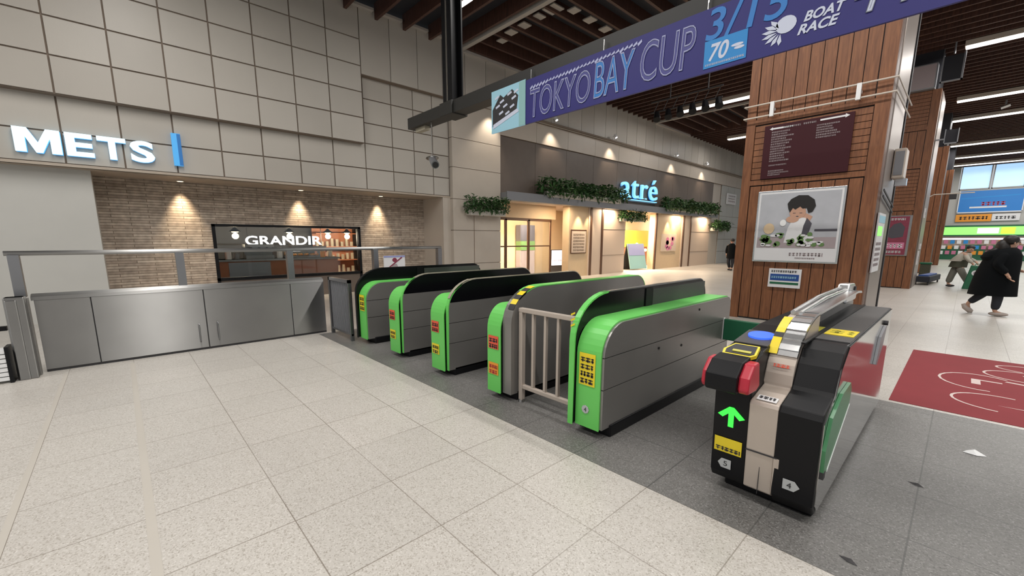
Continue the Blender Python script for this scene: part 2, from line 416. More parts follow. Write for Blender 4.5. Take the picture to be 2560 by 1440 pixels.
# white wall under the fascia, the brick recess and its soffit
struct('wall_left', MB().box(-13.0, -11.5, -11, -.24, 0, 2.86), 'plaster_white')
b = MB(); CY0, CY1, CZ = 1.70, 5.40, 1.925
b.box(-12.55, -12.35, -.24, CY0, 0, 2.86); b.box(-12.55, -12.35, CY1, 7.70, 0, 2.86); b.box(-12.55, -12.35, CY0, CY1, CZ, 2.86)
struct('wall_left', b, 'stacked_stone')
struct('wall_left', MB().box(-12.35, -11.2, 7.62, 7.9, 0, 2.91).box(-12.5, -11.22, 7.1, 7.62, 0, .0), 'stone_beige')
struct('ceiling', MB().box(-13, -11.2, -11, 7.88, 2.86, 2.905), 'soffit')
struct('trim_2', MB().box(-11.27, -11.19, -11, 7.88, 2.86, 2.91), 'soffit')
# the stone pier between hotel wall and mall front
def pier(name, x0, x1, y0, y1, zs, m='stone_beige'):
    b = MB(); 
    for i in range(len(zs) - 1): b.box(x0, x1, y0, y1, zs[i] + .008, zs[i + 1] - .008)
    b.mi(1); b.box(x0, x1 - .02, y0 + .02, y1 - .02, zs[0], zs[-1]); return struct(name, b, [m, 'stone_gap'])
pier('wall_left', -11.8, -11.05, 7.90, 9.90, [0, .78, 1.86, 2.83, 3.79, 4.66, 5.81])
struct('trim_3', MB().box(-11.045, -11.038, 8.72, 8.735, 0, 2.83), 'stone_gap')
# mall front: dark timber-toned fascia, pale band, ledge
ys = [9.92 + 1.80 * k for k in range(10)] + [27.9]
tiles('wall_left', -11.16, ys, [3.16, 5.05], gap=.012, back='dark_gap', mats=('dark_panel',), depth=.3)
tiles('wall_left', -11.10, [9.92 + 1.8 * k for k in range(14)], [5.05, 5.79], gap=.012, mats=('stone_beige',), back='stone_gap', depth=.3)
struct('trim_4', MB().box(-11.2, -10.93, 9.9, 45, 5.765, 5.83), 'tile_gap')
struct('wall_left', MB().box(-13.2, -11.2, 27.9, 29.2, 0, 5.05).box(-13.2, -11.16, 29.2, 33.5, 3.1, 5.05), 'stone_beige')
tiles('wall_left', -11.15, [29.2, 30.3, 31.4, 32.5, 33.5], [.0, .8, 1.6, 2.4, 3.1, 3.75, 4.4, 5.05], gap=.02, mats=('wall_grey_tile',), depth=.3)
struct('wall_left', MB().box(-11.6, -11.2, 33.5, 50, 2.8, 5.06).box(-11.6, -11.2, 38, 50, 0, 2.8), 'stone_beige')
# canopy
struct('trim_5', MB().box(-11.3, -10.75, 9.92, 27.9, 2.93, 3.16).box(-10.76, -10.74, 9.92, 27.9, 2.90, 3.19), 'canopy_grey')
# storefront: pillars, entrances and their warm lobby
SB = -13.6
struct('wall_left', MB().box(-11.6, -11.2, 15.2, 18.1, 0, 2.94), 'warm_wall_b')
struct('wall_left', MB().box(-11.6, -11.25, 13.9, 15.2, 0, 2.94), 'warm_wall')
struct('wall_left', MB().box(-11.6, -11.25, 21.1, 24.1, 0, 2.94), 'warm_wall')
struct('wall_left', MB().box(-11.6, -11.2, 24.1, 27.9, 0, 2.94), 'warm_wall_b')
b = MB()
for y in (15.28, 16.12, 21.02, 24.2, 25.1): b.box(-11.24, -11.17, y, y + .13, 0, 2.93)
struct('trim_6', b, 'bronze')
b = MB()
for z in (.85, 2.02): b.box(-11.215, -11.19, 16.3, 18.1, z, z + .015); b.box(-11.215, -11.19, 25.3, 27.9, z, z + .015)
struct('trim_6', b, 'stone_gap')
struct('wall_left', MB().box(SB - .1, SB, 9.5, 28, 0, 2.94), 'warm_wall')
struct('ceiling', MB().box(SB, -11.2, 9.9, 27.9, 2.94, 3.0), 'warm_wall_b')
struct('wall_left', MB().box(SB, -11.8, 9.80, 9.92, 0, 2.94).box(SB, -11.6, 18.02, 18.10, 0, 2.94), 'warm_wall')
# far end of the hall: wall with clerestory windows
EY = 50.0
b = MB(); b.box(-12, 16, EY, EY + .3, 0, 5.45); b.box(-12, -1.05, EY, EY + .3, 5.45, ZC + .6)
struct('wall_back', b, 'wall_grey_tile')
for k, (x0, x1) in enumerate([(-1.0, .62), (.70, 2.33), (2.55, 4.2), (4.3, 6.0), (6.1, 8.0)]):
    w = struct('window_%d' % (k + 1), MB().box(x0 + .05, x1 - .05, EY + .12, EY + .15, 5.5, ZC), 'sky_pane')
    f = MB(); f.box(x0, x0 + .06, EY, EY + .2, 5.45, ZC); f.box(x1 - .06, x1, EY, EY + .2, 5.45, ZC); f.box(x0, x1, EY, EY + .2, 5.43, 5.53)
    f.build('window_frame', 'steel', w)

# ceiling: dark deck, timber fins, bays of turned fins with a pale rim
struct('ceiling', MB().box(-12, 16, -9, 50.4, ZC + .25, ZC + .4), 'deck_dark')
b = MB()
y = -8.2
while y < 8.0: b.box(-11.0, 16, y, y + .075, ZC - .12, ZC + .25); y += .807
struct('ceiling', b, 'louvre_wood')
b = MB(); x = -10.9
while x < -3.5: b.box(x, x + .075, 8.30, 12.2, ZC - .05, ZC + .25); x += .62
struct('ceiling', b, 'louvre_wood')
b = MB(); x = -10.9
while x < -3.5: b.box(x, x + .075, 20.0, 23.6, ZC - .05, ZC + .25); x += .62
struct('ceiling', b, 'louvre_wood')
b = MB(); y = 8.3
while y < 49.8:
    x0 = -3.4 if (8.2 < y < 12.2 or 19.9 < y < 23.6) else -11.0
    b.box(x0, 16, y, y + .06, ZC - .10, ZC + .25); y += .42
struct('ceiling', b, 'louvre_wood')
b = MB()
b.box(-11, -3.3, 8.12, 8.26, ZC - .14, ZC + .1); b.box(-11, -3.3, 12.2, 12.3, ZC - .14, ZC + .1)
b.box(-11.0, -10.9, 8.2, 12.3, ZC - .14, ZC - .06); b.box(-11, -3.3, 19.85, 19.95, ZC - .14, ZC + .1); b.box(-11.0, -10.9, 19.9, 23.7, ZC - .14, ZC - .06)
struct('trim_7', b, 'deck_pale')
b = MB(); y = -8.2 + .12
while y < 8.0: b.box(-11.0, -10.88, y, y + .62, ZC + .02, ZC + .08); y += .807
struct('trim_7', b, 'deck_pale')
b = MB()
for (x, y, s) in [(-8.3, 8.76, .3), (-8.86, 8.8, .3), (-9.36, 8.8, .28), (-9.9, 8.95, .25), (-7.47, 9.88, .28), (-7.46, 9.2, .26), (-7.48, 10.6, .28), (-7.78, 8.76, .4)]:
    b.box(x - s / 2, x + s / 2, y - s * .5, y + s * .5, ZC + .02, ZC + .05)
struct('ceiling_lit_patch', b, 'deck_pale')  # pale colour put in for the lit patches between the turned fins

# ---------------------------------------------------------------- café behind the brick wall
CX0 = -12.35
struct('wall_left', MB().box(-15.4, -15.3, .8, 6.6, 0, 2.6), 'black_matte')
struct('wall_left', MB().box(-15.4, -12.5, .7, .8, 0, 2.6).box(-15.4, -12.5, 6.6, 6.7, 0, 2.6), 'rust')
struct('ceiling', MB().box(-15.4, -12.5, .8, 6.6, 2.5, 2.6), 'black_matte')
struct('floor', MB().box(-15.4, -13.2, .8, 6.6, -.1, 0), 'dark_panel')
w = struct('window_6', MB().box(-12.44, -12.43, CY0 + .06, CY1 - .06, .62, CZ - .05), 'glass')
f = MB(); f.box(-12.5, -12.33, CY0, CY0 + .07, .3, CZ); f.box(-12.5, -12.33, CY1 - .07, CY1, .3, CZ); f.box(-12.5, -12.33, CY0, CY1, CZ - .05, CZ + .01)
f.box(-12.5, -12.33, CY0, CY1, .55, .62)
f.build('window_frame', 'black', w)
struct('wall_left', MB().box(-12.5, -12.36, CY0, CY1, 0, .55), 'dark_panel')
sg = thing('cafe_sign', 'glowing white shop lettering on the dark café wall', 'sign', (-14.2, 2.74, 1.40))
MB().box(-.06, -.02, -.1, 2.3, -.10, -.04).build('mounting_bar', 'black', sg)
txt('lettering', 'GRANDIR', 2.15, .27, 'lit_white', (-.02, 0, 0), FACE_X, sg, .03, bold=.012)
PL = [(2.45, 'leftmost of the pendant lamps over the café counter'), (3.86, 'second pendant lamp from the left over the café counter, above the glowing lettering'),
      (5.0, 'third pendant lamp from the left over the café counter'), (5.62, 'rightmost pendant lamp over the café counter, near the window edge')]
for (y, lb) in PL:
    t = thing('pendant_lamp', lb, 'lamp', (-13.9, y, 1.78), group='pendant lamps over the café counter')
    MB().tube([(0, 0, .72), (0, 0, .1)], .008, 6).build('cord', 'black', t)
    b = MB(); b.tube([(0, 0, .12), (0, 0, .08), (0, 0, .0)], [.03, .06, .15], 14); b.build('lamp_shade', 'black', t, smooth=True)
    MB().ball((0, 0, .0), .09, .09, .03, 12, 6).build('bulb', 'lit_warm', t, smooth=True)
    l = bpy.data.lights.new('pendant_light', 'POINT'); l.energy = 60; l.color = (1, .8, .55); l.shadow_soft_size = .08
    lo = bpy.data.objects.new('pendant_light', l); COL.objects.link(lo); lo.parent = t; lo.location = (0, 0, -.12)
t = thing('cafe_counter', 'steel and timber café counter behind the window', 'counter', (-13.5, 3.4, 0))
MB().box(-.3, .3, -1.5, 1.6, 0, .98).build('body', 'rust', t); MB().box(-.36, .34, -1.55, 1.65, .98, 1.03).build('worktop', 'steel', t)
MB().box(.301, .32, -1.3, -.3, .55, .95).build('glass_front', 'canopy_grey', t)
t = thing('display_case', 'low glass display case of orange pastries on the café counter', 'display case', (-13.45, 4.05, 1.03))
MB().box(-.2, .2, -.45, .45, 0, .05).build('base', 'steel', t); MB().box(-.2, .2, -.45, .45, .05, .28).build('glass_box', 'glass', t)
b = MB(); [b.ball((-.08 + .16 * (k % 2), -.38 + .085 * k, .09), .05, .05, .035, 8, 5) for k in range(10)]; b.build('pastries', 'orange', t)
t = thing('coffee_machine', 'dark espresso machine standing on the café counter', 'coffee machine', (-13.5, 2.9, 1.03))
MB().box(-.2, .18, -.35, .35, 0, .10).box(-.2, 0, -.35, .35, .1, .32).box(-.2, .2, -.36, .36, .32, .40).build('body', 'steel', t)
b = MB(); [b.tube([(.1, y, .32), (.1, y, .24)], .03, 8) for y in (-.2, 0, .2)]; b.build('group_heads', 'black', t)
t = thing('shelf_unit', 'tall dark shelving filled with jars at the right of the café window', 'shelves', (-14.9, 5.7, 0))
b = MB(); [b.box(-.2, .2, -.8, .6, z, z + .03) for z in (.4, .85, 1.3, 1.75)]; b.box(-.22, -.2, -.8, .6, 0, 2.2); b.build('shelves', 'rust', t)
b = MB(); rnd = random.Random(5)
for z in (.43, .88, 1.33): 
    for k in range(8): b.tube([(0, -.72 + .17 * k, z), (0, -.72 + .17 * k, z + rnd.uniform(.14, .28))], .055, 8)
b.build('jars', 'cream_metal', t)

for (y, h, m, lb) in ((2.15, .26, 'white', 'small white tub at the left end of the café counter'), (2.35, .20, 'canopy_grey', 'grey canister beside the white tub on the café counter'), (3.42, .34, 'white', 'tall pale register between espresso machine and display case'), (4.62, .22, 'orange', 'orange box right of the display case on the café counter'), (4.85, .30, 'cream_metal', 'cream canister at the right end of the café counter')):
    t = thing('counter_item', lb, 'container', (-13.42, y, 1.03), group='containers on the café counter')
    MB().tube([(0, 0, 0), (0, 0, h * .8)], .075, 12).build('body', m, t); MB().tube([(0, 0, h * .8), (0, 0, h * .9)], .06, 12).build('lid', 'steel', t)
t = thing('menu_board', 'long pale menu panel hanging below the glowing café lettering', 'menu board', (-14.3, 2.7, 1.20)); MB().box(0, .03, 0, 2.3, 0, .14).build('board', 'lit_screen', t); MB().box(0, .04, .75, 1.1, .0, .14).box(0, .04, 1.5, 2.0, 0, .14).build('dark_panel', 'ink', t); MB().box(.01, .02, .1, .12, .14, 1.3).box(.01, .02, 2.2, 2.22, .14, 1.3).build('hangers', 'black', t)
# small downlights recessed in the soffit over the brick wall
for (y, lb, p) in [(1.18, 'recessed downlight in the soffit over the brick wall, nearest to the glowing hotel letters', 1), (3.72, 'recessed downlight in the soffit above the glowing café lettering', 1), (5.98, 'recessed downlight in the soffit right of the café window', 1)]:
    t = thing('downlight', lb, 'downlight', (-12.06, y, 2.852), group='downlights over the brick wall')
    MB().tube([(0, 0, 0), (0, 0, -.012)], .075, 16).build('trim_ring', 'white', t); MB().tube([(0, 0, -.010), (0, 0, -.016)], .055, 16).build('diffuser', 'lit_warm', t)
    spot('downlight_beam', (-12.17, y, 2.83), (-12.32, y, .6), 230, 58, .9)
# lobby lamps
for (y, x) in [(11.2, -12.4), (13.0, -12.4), (19.4, -12.4), (20.6, -12.4), (26, -12.6)]:
    area('lobby_light', (x, y, 2.90), .35, .35, 250, (1, .85, .66))
for y in (13.2, 16.6, 20.0, 23.4, 26.8):
    area('canopy_light', (-10.95, y, 2.91), .25, .9, 60, (1, .78, .55))
for (y, z) in [(14.5, 0), (22.4, 0)]:
    spot('lobby_beam', (-10.95, y, 2.88), (-11.25, y, 1.2), 150, 60, .7)
    spot('lobby_beam', (-10.95, y + .7, 2.88), (-11.25, y + .7, 1.2), 110, 60, .7)
# ---------------------------------------------------------------- ticket gates
def prof(y0, y1, z0, z1, rf, rb, n=9, zf=None):
    """side outline with rounded front-top and back-top corners; front curve spans rf (y) by zf (z)"""
    zf = zf or rf; p = [(y0, z0)]
    p += [(y0 + rf - rf * math.cos(PI / 2 * i / n), z1 - zf + zf * math.sin(PI / 2 * i / n)) for i in range(n + 1)]
    p += [(y1 - rb + rb * math.sin(PI / 2 * i / n), z1 - rb + rb * math.cos(PI / 2 * i / n)) for i in range(n + 1)]
    return p + [(y1, z0)]
def inset(p, d):
    """shrink the outline by d (all but its bottom line)"""
    n = len(p); out = []
    a = sum(p[i][0] * p[(i + 1) % n][1] - p[(i + 1) % n][0] * p[i][1] for i in range(n)); sg = -1 if a < 0 else 1
    for i in range(n):
        pa, pb, pc = Vector(p[i - 1]), Vector(p[i]), Vector(p[(i + 1) % n])
        e1 = (pb - pa); e2 = (pc - pb)
        n1 = Vector((-e1.y, e1.x)).normalized() * sg; n2 = Vector((-e2.y, e2.x)).normalized() * sg
        m = n1 + n2; m = m / max(m.dot(n1), .3) if m.length > 1e-6 else n1
        out.append((pb.x + m.x * d, pb.y + m.y * d))
    return out
def band(p, z_lo, z_hi):
    """part of outline p between two heights (p convex in z)"""
    def clip(q, keep, zc):
        out = []
        for i in range(len(q)):
            a, b_ = q[i], q[(i + 1) % len(q)]
            if keep(a[1]): out.append(a)
            if keep(a[1]) != keep(b_[1]):
                t = (zc - a[1]) / (b_[1] - a[1]); out.append((a[0] + (b_[0] - a[0]) * t, zc))
        return out
    q = clip(p, lambda z: z >= z_lo - 1e-9, z_lo); return clip(q, lambda z: z <= z_hi + 1e-9, z_hi)
def rim(mb, p, d, x0, x1):
    """strip d thick that follows outline p (open at the floor), from x0 to x1"""
    q = inset(p, d); n = len(p)
    for i in range(n - 1):
        a, b_, c, e = p[i], p[i + 1], q[i + 1], q[i]
        vs = [(x, *u) for x in (x0, x1) for u in (a, b_, c, e)]
        mb.add(vs, [(0, 1, 2, 3), (7, 6, 5, 4), (0, 4, 5, 1), (1, 5, 6, 2), (2, 6, 7, 3), (3, 7, 4, 0)])
    return mb
YF, YB = 2.60, 5.10
def sticker(parent, x0, x1, z0, z1, y, m, lines=3, ink='ink', name='label'):
    o = flat(name, rect(0, x1 - x0, 0, z1 - z0), m, (x0, y, z0), FACE_Y, parent, .002); o['label'] = {'yellow': 'yellow notice with small print', 'red_label': 'red no-entry notice', 'orange': 'yellow and orange notice'}.get(m, 'small notice')
    w, h = x1 - x0, z1 - z0
    if lines: marks('print', print_lines([(w * .1, w * .9, h * (.06 + .88 * k / lines), h * .6 / lines) for k in range(lines)], random.Random(int(z0 * 100))), ink, (x0, y - .003, z0), FACE_Y, parent)
def gate_a(label, x0, w=.32, detail=True, edge='green'):
    """tall black hood on the left, low green cabinet on the right"""
    g = thing('ticket_gate', label, 'ticket gate', (x0, 0, 0), group=None)
    MB().box(.03, w + .015, YF + .11, YB - .1, 0, .10).build('base', 'black', g, bevel=.01)
    cab = prof(YF, YB, .07, .93, .27, .10, zf=.27)
    MB().prism_x(inset(cab, .02), .075, w - .02).build('core', 'black', g)
    rim(MB(), cab, .022, .07, w - .022).build('green_trim', 'green', g)
    sp = inset(prof(YF + .0, YB, .07, .93, .27, .10), .012)
    b = MB()
    for (a, c) in ((.07, .405), (.412, .66), (.667, .95)): b.prism_x(band(sp, a, c), w - .022, w)
    b.build('side_panel', 'steel_side', g)
    MB().prism_x(band(inset(sp, .004), .08, .925), w - .03, w - .008).build('side_backing', 'black', g)
    hp = prof(YF - .04, YB - .08, .07, 1.125, .46, .22, zf=.36)
    MB().prism_x(inset(hp, .010), .030, .064).build('hood', 'black_gloss', g)
    b = MB(); rim(b, [q for q in hp if q[0] < YF + .50][:11], .014, .022, .072); b.build('hood_edge', edge, g)
    b = MB(); rim(b, [(q[0], q[1]) for q in hp if q[1] > 1.05 and q[0] > YF + .3][:], .010, .028, .068); o = b.build('hood_rail', 'steel_rail' if edge == 'green' else 'black', g)
    if detail:
        b = MB(); b.prism_x(band(inset(hp, .02), .86, 1.10)[:] , .064, .068)
        b.build('sensor_window', 'black_gloss', g)
        b = MB(); b.box(.066, .078, 3.62, 3.74, .93, 1.10); b.build('sensor_post', 'black', g)
        MB().box(.066, .072, 3.76, 4.95, .93, 1.085).build('hood_side', 'charcoal', g)
        b = MB()
        for (y, z) in ((3.45, .60), (4.25, .86), (3.9, .55)): b.tube([(w - .002, y, z), (w + .006, y, z)], .012, 8)
        b.build('sensor_eyes', 'black', g)
    return g
def gate_b(label, x0, w=.31, black_band=True, fs=.86):
    """low green cabinet on the left, tall steel slab on the right"""
    g = thing('ticket_gate', label, 'ticket gate', (x0, 0, 0))
    MB().box(.03, w + .0, YF + .11, YB - .1, 0, .10).build('base', 'black', g, bevel=.01)
    cab = prof(YF, YB, .06, .93, .2, .10, zf=.24)
    MB().prism_x(inset(cab, .01), .01, w * fs).build('core', 'black', g)
    rim(MB(), cab, .022, 0, w * fs).build('green_trim', 'green', g)
    hp = prof(YF + .03, YB - .03, .07, 1.11, .42, .24, zf=.34)
    sp = inset(hp, .004); zt = .86 if black_band else 1.2
    b = MB()
    cuts = ((.07, .385), (.391, .62), (.626, zt - .004)) if black_band else ((.07, 1.2),)
    for (a, c) in cuts: b.prism_x(band(sp, a, c), w - .012, w)
    b.build('side_panel', 'steel_side', g)
    MB().prism_x(inset(hp, .012), w * fs, w - .008).build('slab_core', 'black', g)
    if black_band: MB().prism_x(band(sp, .86, 1.2), w - .012, w + .001).build('sensor_window', 'black_gloss', g)
    f = MB(); rim(f, [q for q in hp if q[0] < YF + .30][:9], .012, w * fs, w + .002); f.build('front_edge', 'steel_side' if not black_band else 'green', g)
    f = MB(); rim(f, [q for q in hp[5:] if q[1] > .95], .010, w * fs, w + .002); f.build('top_edge', 'cream_metal' if black_band else 'green', g)
    return g
g1 = gate_a('farthest green ticket gate, beside the barred fence at the left end of the row', -6.20, edge='black')
sticker(g1, .10, .26, .50, .74, YF - .003, 'yellow', 3)
g2 = gate_b('second green ticket gate from the left fence, dark sided with a black top', -5.17)
g3 = gate_b('third green ticket gate from the left fence, black band along its top', -4.13)
g4 = gate_b('green ticket gate with a plain tall steel side, left of the short barrier', -3.10, black_band=False, fs=.62)
for g in (g2, g3, g4):
    sticker(g, .02, .165, .50, .63, YF - .003, 'red_label', 2)
    sticker(g, .02, .165, .24, .36, YF - .003, 'yellow' if g is not g4 else 'orange', 2, 'ink' if g is not g4 else 'red')
for g in (g3, g4):
    b = MB(); xs_ = .268 if g is g3 else .235
    for k in range(6):
        t0 = .25 + k * .10; a0 = t0 * PI / 2; a1 = (t0 + .10) * PI / 2
        hp = [(YF + .03 + .42 - .42 * math.cos(a), .77 + .34 * math.sin(a)) for a in (a0, a1)]
        b.mi(k % 2 if g is g4 else 1); b.add([(xs_, hp[0][0] - .006, hp[0][1] + .006), (.314, hp[0][0] - .006, hp[0][1] + .006), (.314, hp[1][0] - .006, hp[1][1] + .006), (xs_, hp[1][0] - .006, hp[1][1] + .006)], [(0, 1, 2, 3)])
    b.build('hazard_strip', ['ink', 'yellow'] if g is g4 else ['ink', 'cream_metal'], g)
g5 = gate_a('nearest of the green ticket gates, with a stainless side, right of the short barrier', -2.06)
sticker(g5, .10, .25, .42, .68, YF - .003, 'yellow', 4)
flat('gate_number_tag', ell(0, 0, .035, .035, 8), 'grey_tag', (.17, YF - .003, .22), FACE_Y, g5)
txt('gate_number', '4', .022, .035, 'ink', (.16, YF - .007, .203), FACE_Y, g5, .001)
marks('chevrons', [[(.01 + .0, .0 + .045 * k), (.05, .02 + .045 * k), (.05, .035 + .045 * k), (.01, .015 + .045 * k)] for k in range(5)], 'yellow', (.005, YF - .02, .78), FACE_Y, g5)
# flap barriers
fl = MB(); fl.box(.0, .40, 0, .03, 0, .24)
o = fl.build('gate_flap', 'green_dark', g5, loc=(.325, 4.92, .44), bevel=.01); o['label'] = 'dark green flap standing out from the far end'
MB().box(-.008, .0, -.004, .034, 0, .25).build('flap_edge', 'white', g5, loc=(.325, 4.92, .44))

# nearest gate: two-sided reader unit
g6 = thing('ticket_gate', 'black ticket gate nearest to the viewer, with a lit green arrow and red lamps', 'ticket gate', (-.93, 0, 0))
W6 = .55
MB().box(.06, .53, YF + .12, YB - .12, 0, .09).build('base', 'black', g6, bevel=.012)
lp = [(2.66, .07), (2.63, .12), (2.60, .64), (2.60, .85), (2.74, .90), (3.3, .965), (5.02, .975), (5.08, .9), (5.08, .07)]
MB().prism_x(lp, .0, .20).build('reader_column', 'black', g6, bevel=.008)
rp = [(2.66, .05), (2.60, .12), (2.575, .62), (2.60, .655), (2.78, .70), (2.80, .72), (2.86, .84), (2.93, .92), (3.03, .95), (5.04, .95), (5.09, .90), (5.09, .05)]
MB().prism_x([p for p in rp], .345, W6 - .006).build('service_cover', 'black', g6, bevel=.008)
cp = [(2.66, .07), (2.61, .1), (2.575, .625), (2.585, .645), (2.80, .69), (2.80, .71)] + [(2.80 + .52 * (1 - math.cos(a)), .71 + .37 * math.sin(a)) for a in [PI / 2 * k / 10 for k in range(11)]] + [(4.75, 1.10), (4.95, 1.07), (5.10, .98), (5.10, .07)]
cf = [(p[0], p[1]) for p in cp[:-4]] + [(3.32, .07)]
MB().prism_x(cf, .20, .345).build('centre_spine', 'champagne', g6, bevel=.006)
MB().prism_x([(3.3, .07), (3.3, 1.08), (4.75, 1.10), (4.95, 1.07), (5.10, .98), (5.10, .07)], .20, .268).build('spine_back', 'steel_side', g6, bevel=.006)
MB().prism_x([(3.3, .07), (3.3, .955), (5.04, .955), (5.09, .90), (5.09, .07)], .268, .345).build('inner_cover', 'black', g6)
MB().box(.268, .345, 3.34, 3.52, .955, .96).build('warning_strip', 'yellow_dim', g6)
arc = [(2.80 + .52 * (1 - math.cos(a)) , .71 + .37 * math.sin(a)) for a in [PI / 2 * (.28 + .72 * k / 12) for k in range(13)]] + [(4.7, 1.105), (4.9, 1.09)]
b = MB()
for i in range(len(arc) - 1):
    (ya, za), (yb, zb) = arc[i], arc[i + 1]
    if i % 2 == 0 and i < 10: zb -= 0
    d = .012 + (.006 if i % 2 else 0)
    b.add([(.245, ya - d, za + d * .6), (.345, ya - d, za + d * .6), (.345, yb - d, zb + d * .6), (.245, yb - d, zb + d * .6), (.245, ya + .01, za - .01), (.345, ya + .01, za - .01), (.345, yb + .01, zb - .01), (.245, yb + .01, zb - .01)],
          [(0, 1, 2, 3), (4, 7, 6, 5), (0, 4, 5, 1), (1, 5, 6, 2), (2, 6, 7, 3), (3, 7, 4, 0)])
b.build('arch_cover', 'silver', g6)
b = MB()
for i in range(0, 8):
    (ya, za), (yb, zb) = arc[i], arc[i + 1]
    b.mi(1 if i in (3,) else 0)
    b.add([(.195, ya - .016, za + .012), (.243, ya - .016, za + .012), (.243, yb - .016, zb + .012), (.195, yb - .016, zb + .012)], [(0, 1, 2, 3)])
b.build('hazard_strip', ['yellow', 'ink'], g6)
marks('strip_print', print_lines([(.003, .085, .008, .02)], random.Random(8)), 'red_label', (.235, 2.80, .80), (PI / 2 - .5, 0, 0), g6)
# raised hand rail of the spine towards the back
b = MB(); b.tube([(.22, 3.2, 1.085), (.22, 3.9, 1.125), (.22, 4.8, 1.13), (.22, 5.05, 1.06)], .016, 8); b.tube([(.26, 3.2, 1.085), (.26, 3.9, 1.12), (.26, 4.8, 1.12), (.26, 5.05, 1.05)], .012, 8)
b.build('rail', 'silver', g6, smooth=True)
MB().prism_x([(4.62, 1.09), (4.70, 1.17), (4.95, 1.16), (5.08, 1.05), (5.08, 1.0), (4.6, 1.0)], .20, .285).build('end_cap', 'silver', g6, bevel=.015)
MB().tube([(.286, 4.93, 1.10), (.295, 4.93, 1.10)], .035, 14).build('end_hole', 'black', g6)
# joints of the centre panel
b = MB(); b.box(.20, .36, 2.588, 2.60, .335, .342); b.box(.276, .279, 2.60, 2.604, .08, .335); b.build('panel_joint', 'ink', g6)
MB().prism_x([(2.655, .07), (2.603, .12), (2.588, .338), (2.68, .338), (2.68, .07)], .345, .372).build('kick_panel', 'champagne', g6)
flat('spine_label', rect(0, .10, 0, .05), 'white', (.225, 2.60, .652), (math.radians(14), 0, 0), g6); marks('spine_print', print_lines([(.01, .09, .012, .025)]), 'ink', (.225, 2.60, .657), (math.radians(14), 0, 0), g6)
# lamp head: black block with red side windows
h = MB(); h.prism_x([(2.44, .70), (2.42, .72), (2.42, .80), (2.50, .87), (2.62, .885), (2.66, .72), (2.60, .70)], -.0, .17); head = h.build('lamp_head', 'black', g6, bevel=.008)
for (xa, xb) in ((-.03, .002), (.168, .225)):
    h = MB(); h.prism_x([(2.46, .705), (2.44, .73), (2.45, .80), (2.52, .868), (2.60, .87), (2.64, .72), (2.59, .70)], xa, xb); h.build('red_lamp', 'red', head, bevel=.012)
# arrow, notices, number tags on the front
def sl(u, v): return (u, v)
LY = 2.602
def onfront(z): return 2.63 - .03 * (z - .12) / .52 - .003
ar = [(0, .07), (.028, .055), (.060, .085), (.060, 0), (.090, 0), (.090, .085), (.122, .055), (.150, .07), (.088, .128), (.062, .128)]
flat('arrow', ar, 'lit_green', (.027, onfront(.44) - .001, .435), (PI / 2 + .057, 0, 0), g6, .004)
flat('notice', rect(0, .155, 0, .095), 'yellow', (.018, onfront(.27) - .001, .26), (PI / 2 + .057, 0, 0), g6)
txt('notice_text', 'ｽﾏﾎ･IC', .09, .035, 'ink', (.05, onfront(.27) - .005, .305), (PI / 2 + .057, 0, 0), g6, .001, bold=.01)
marks('notice_print', print_lines([(.01, .145, .008, .025)], random.Random(2)), 'ink', (.018, onfront(.27) - .005, .262), (PI / 2 + .057, 0, 0), g6)
flat('number_tag', [(0, .03), (.02, .06), (.075, .06), (.075, 0), (.02, 0)], 'grey_tag', (.045, onfront(.17) - .001, .155), (PI / 2 + .057, 0, 0), g6)
txt('number', '5', .022, .032, 'ink', (.078, onfront(.17) - .005, .17), (PI / 2 + .057, 0, 0), g6, .001)
flat('number_tag', [(0, 0), (0, .06), (.055, .06), (.08, .03), (.055, 0)], 'grey_tag', (.40, 2.593, .18), (PI / 2 + .05, 0, 0), g6)
txt('number', '4', .022, .032, 'ink', (.42, 2.588, .194), (PI / 2 + .05, 0, 0), g6, .001)
# ticket slot, contactless pad
sq = [(0, 0), (.15, 0), (.175, .03), (.165, .13), (.03, .13), (-.01, .05)]
sa = math.atan2(.05, .14)
o = flat('slot_frame', sq, 'yellow', (.015, 2.62, .862), (sa, 0, 0), g6, .022); 
flat('slot_mouth', [(.012, .012), (.145, .012), (.163, .033), (.155, .118), (.036, .118), (.006, .05)], 'ink', (.015, 2.62, .862), (sa, 0, 0), g6, .025)
flat('slot_lip', rect(.045, .145, .03, .05), 'yellow_dim', (.015, 2.62, .862), (sa, 0, 0), g6, .03)
flat('card_pad', ell(.09, .09, .075, .075, 18), 'lit_blue', (.02, 2.90, .928), (math.radians(7), 0, 0), g6, .012)
flat('pad_surround', rect(.0, .19, -.06, .22), 'charcoal', (.005, 2.88, .918), (math.radians(7), 0, 0), g6, .008)
# service top with yellow strips
MB().box(.345, W6 - .01, 3.10, 5.0, .95, .956).build('top_plate', 'charcoal', g6)
b = MB(); b.box(.38, W6 - .02, 3.28, 3.50, .956, .960); b.build('warning_strip', 'yellow', g6)
marks('warning_print', print_lines([(.01, .12, .03, .1)]), 'yellow_dim', (.39, 3.3, .961), (0, 0, 0), g6, .001)
MB().box(.352, .372, 2.86, 5.0, .955, .965).build('top_joint', 'black', g6)
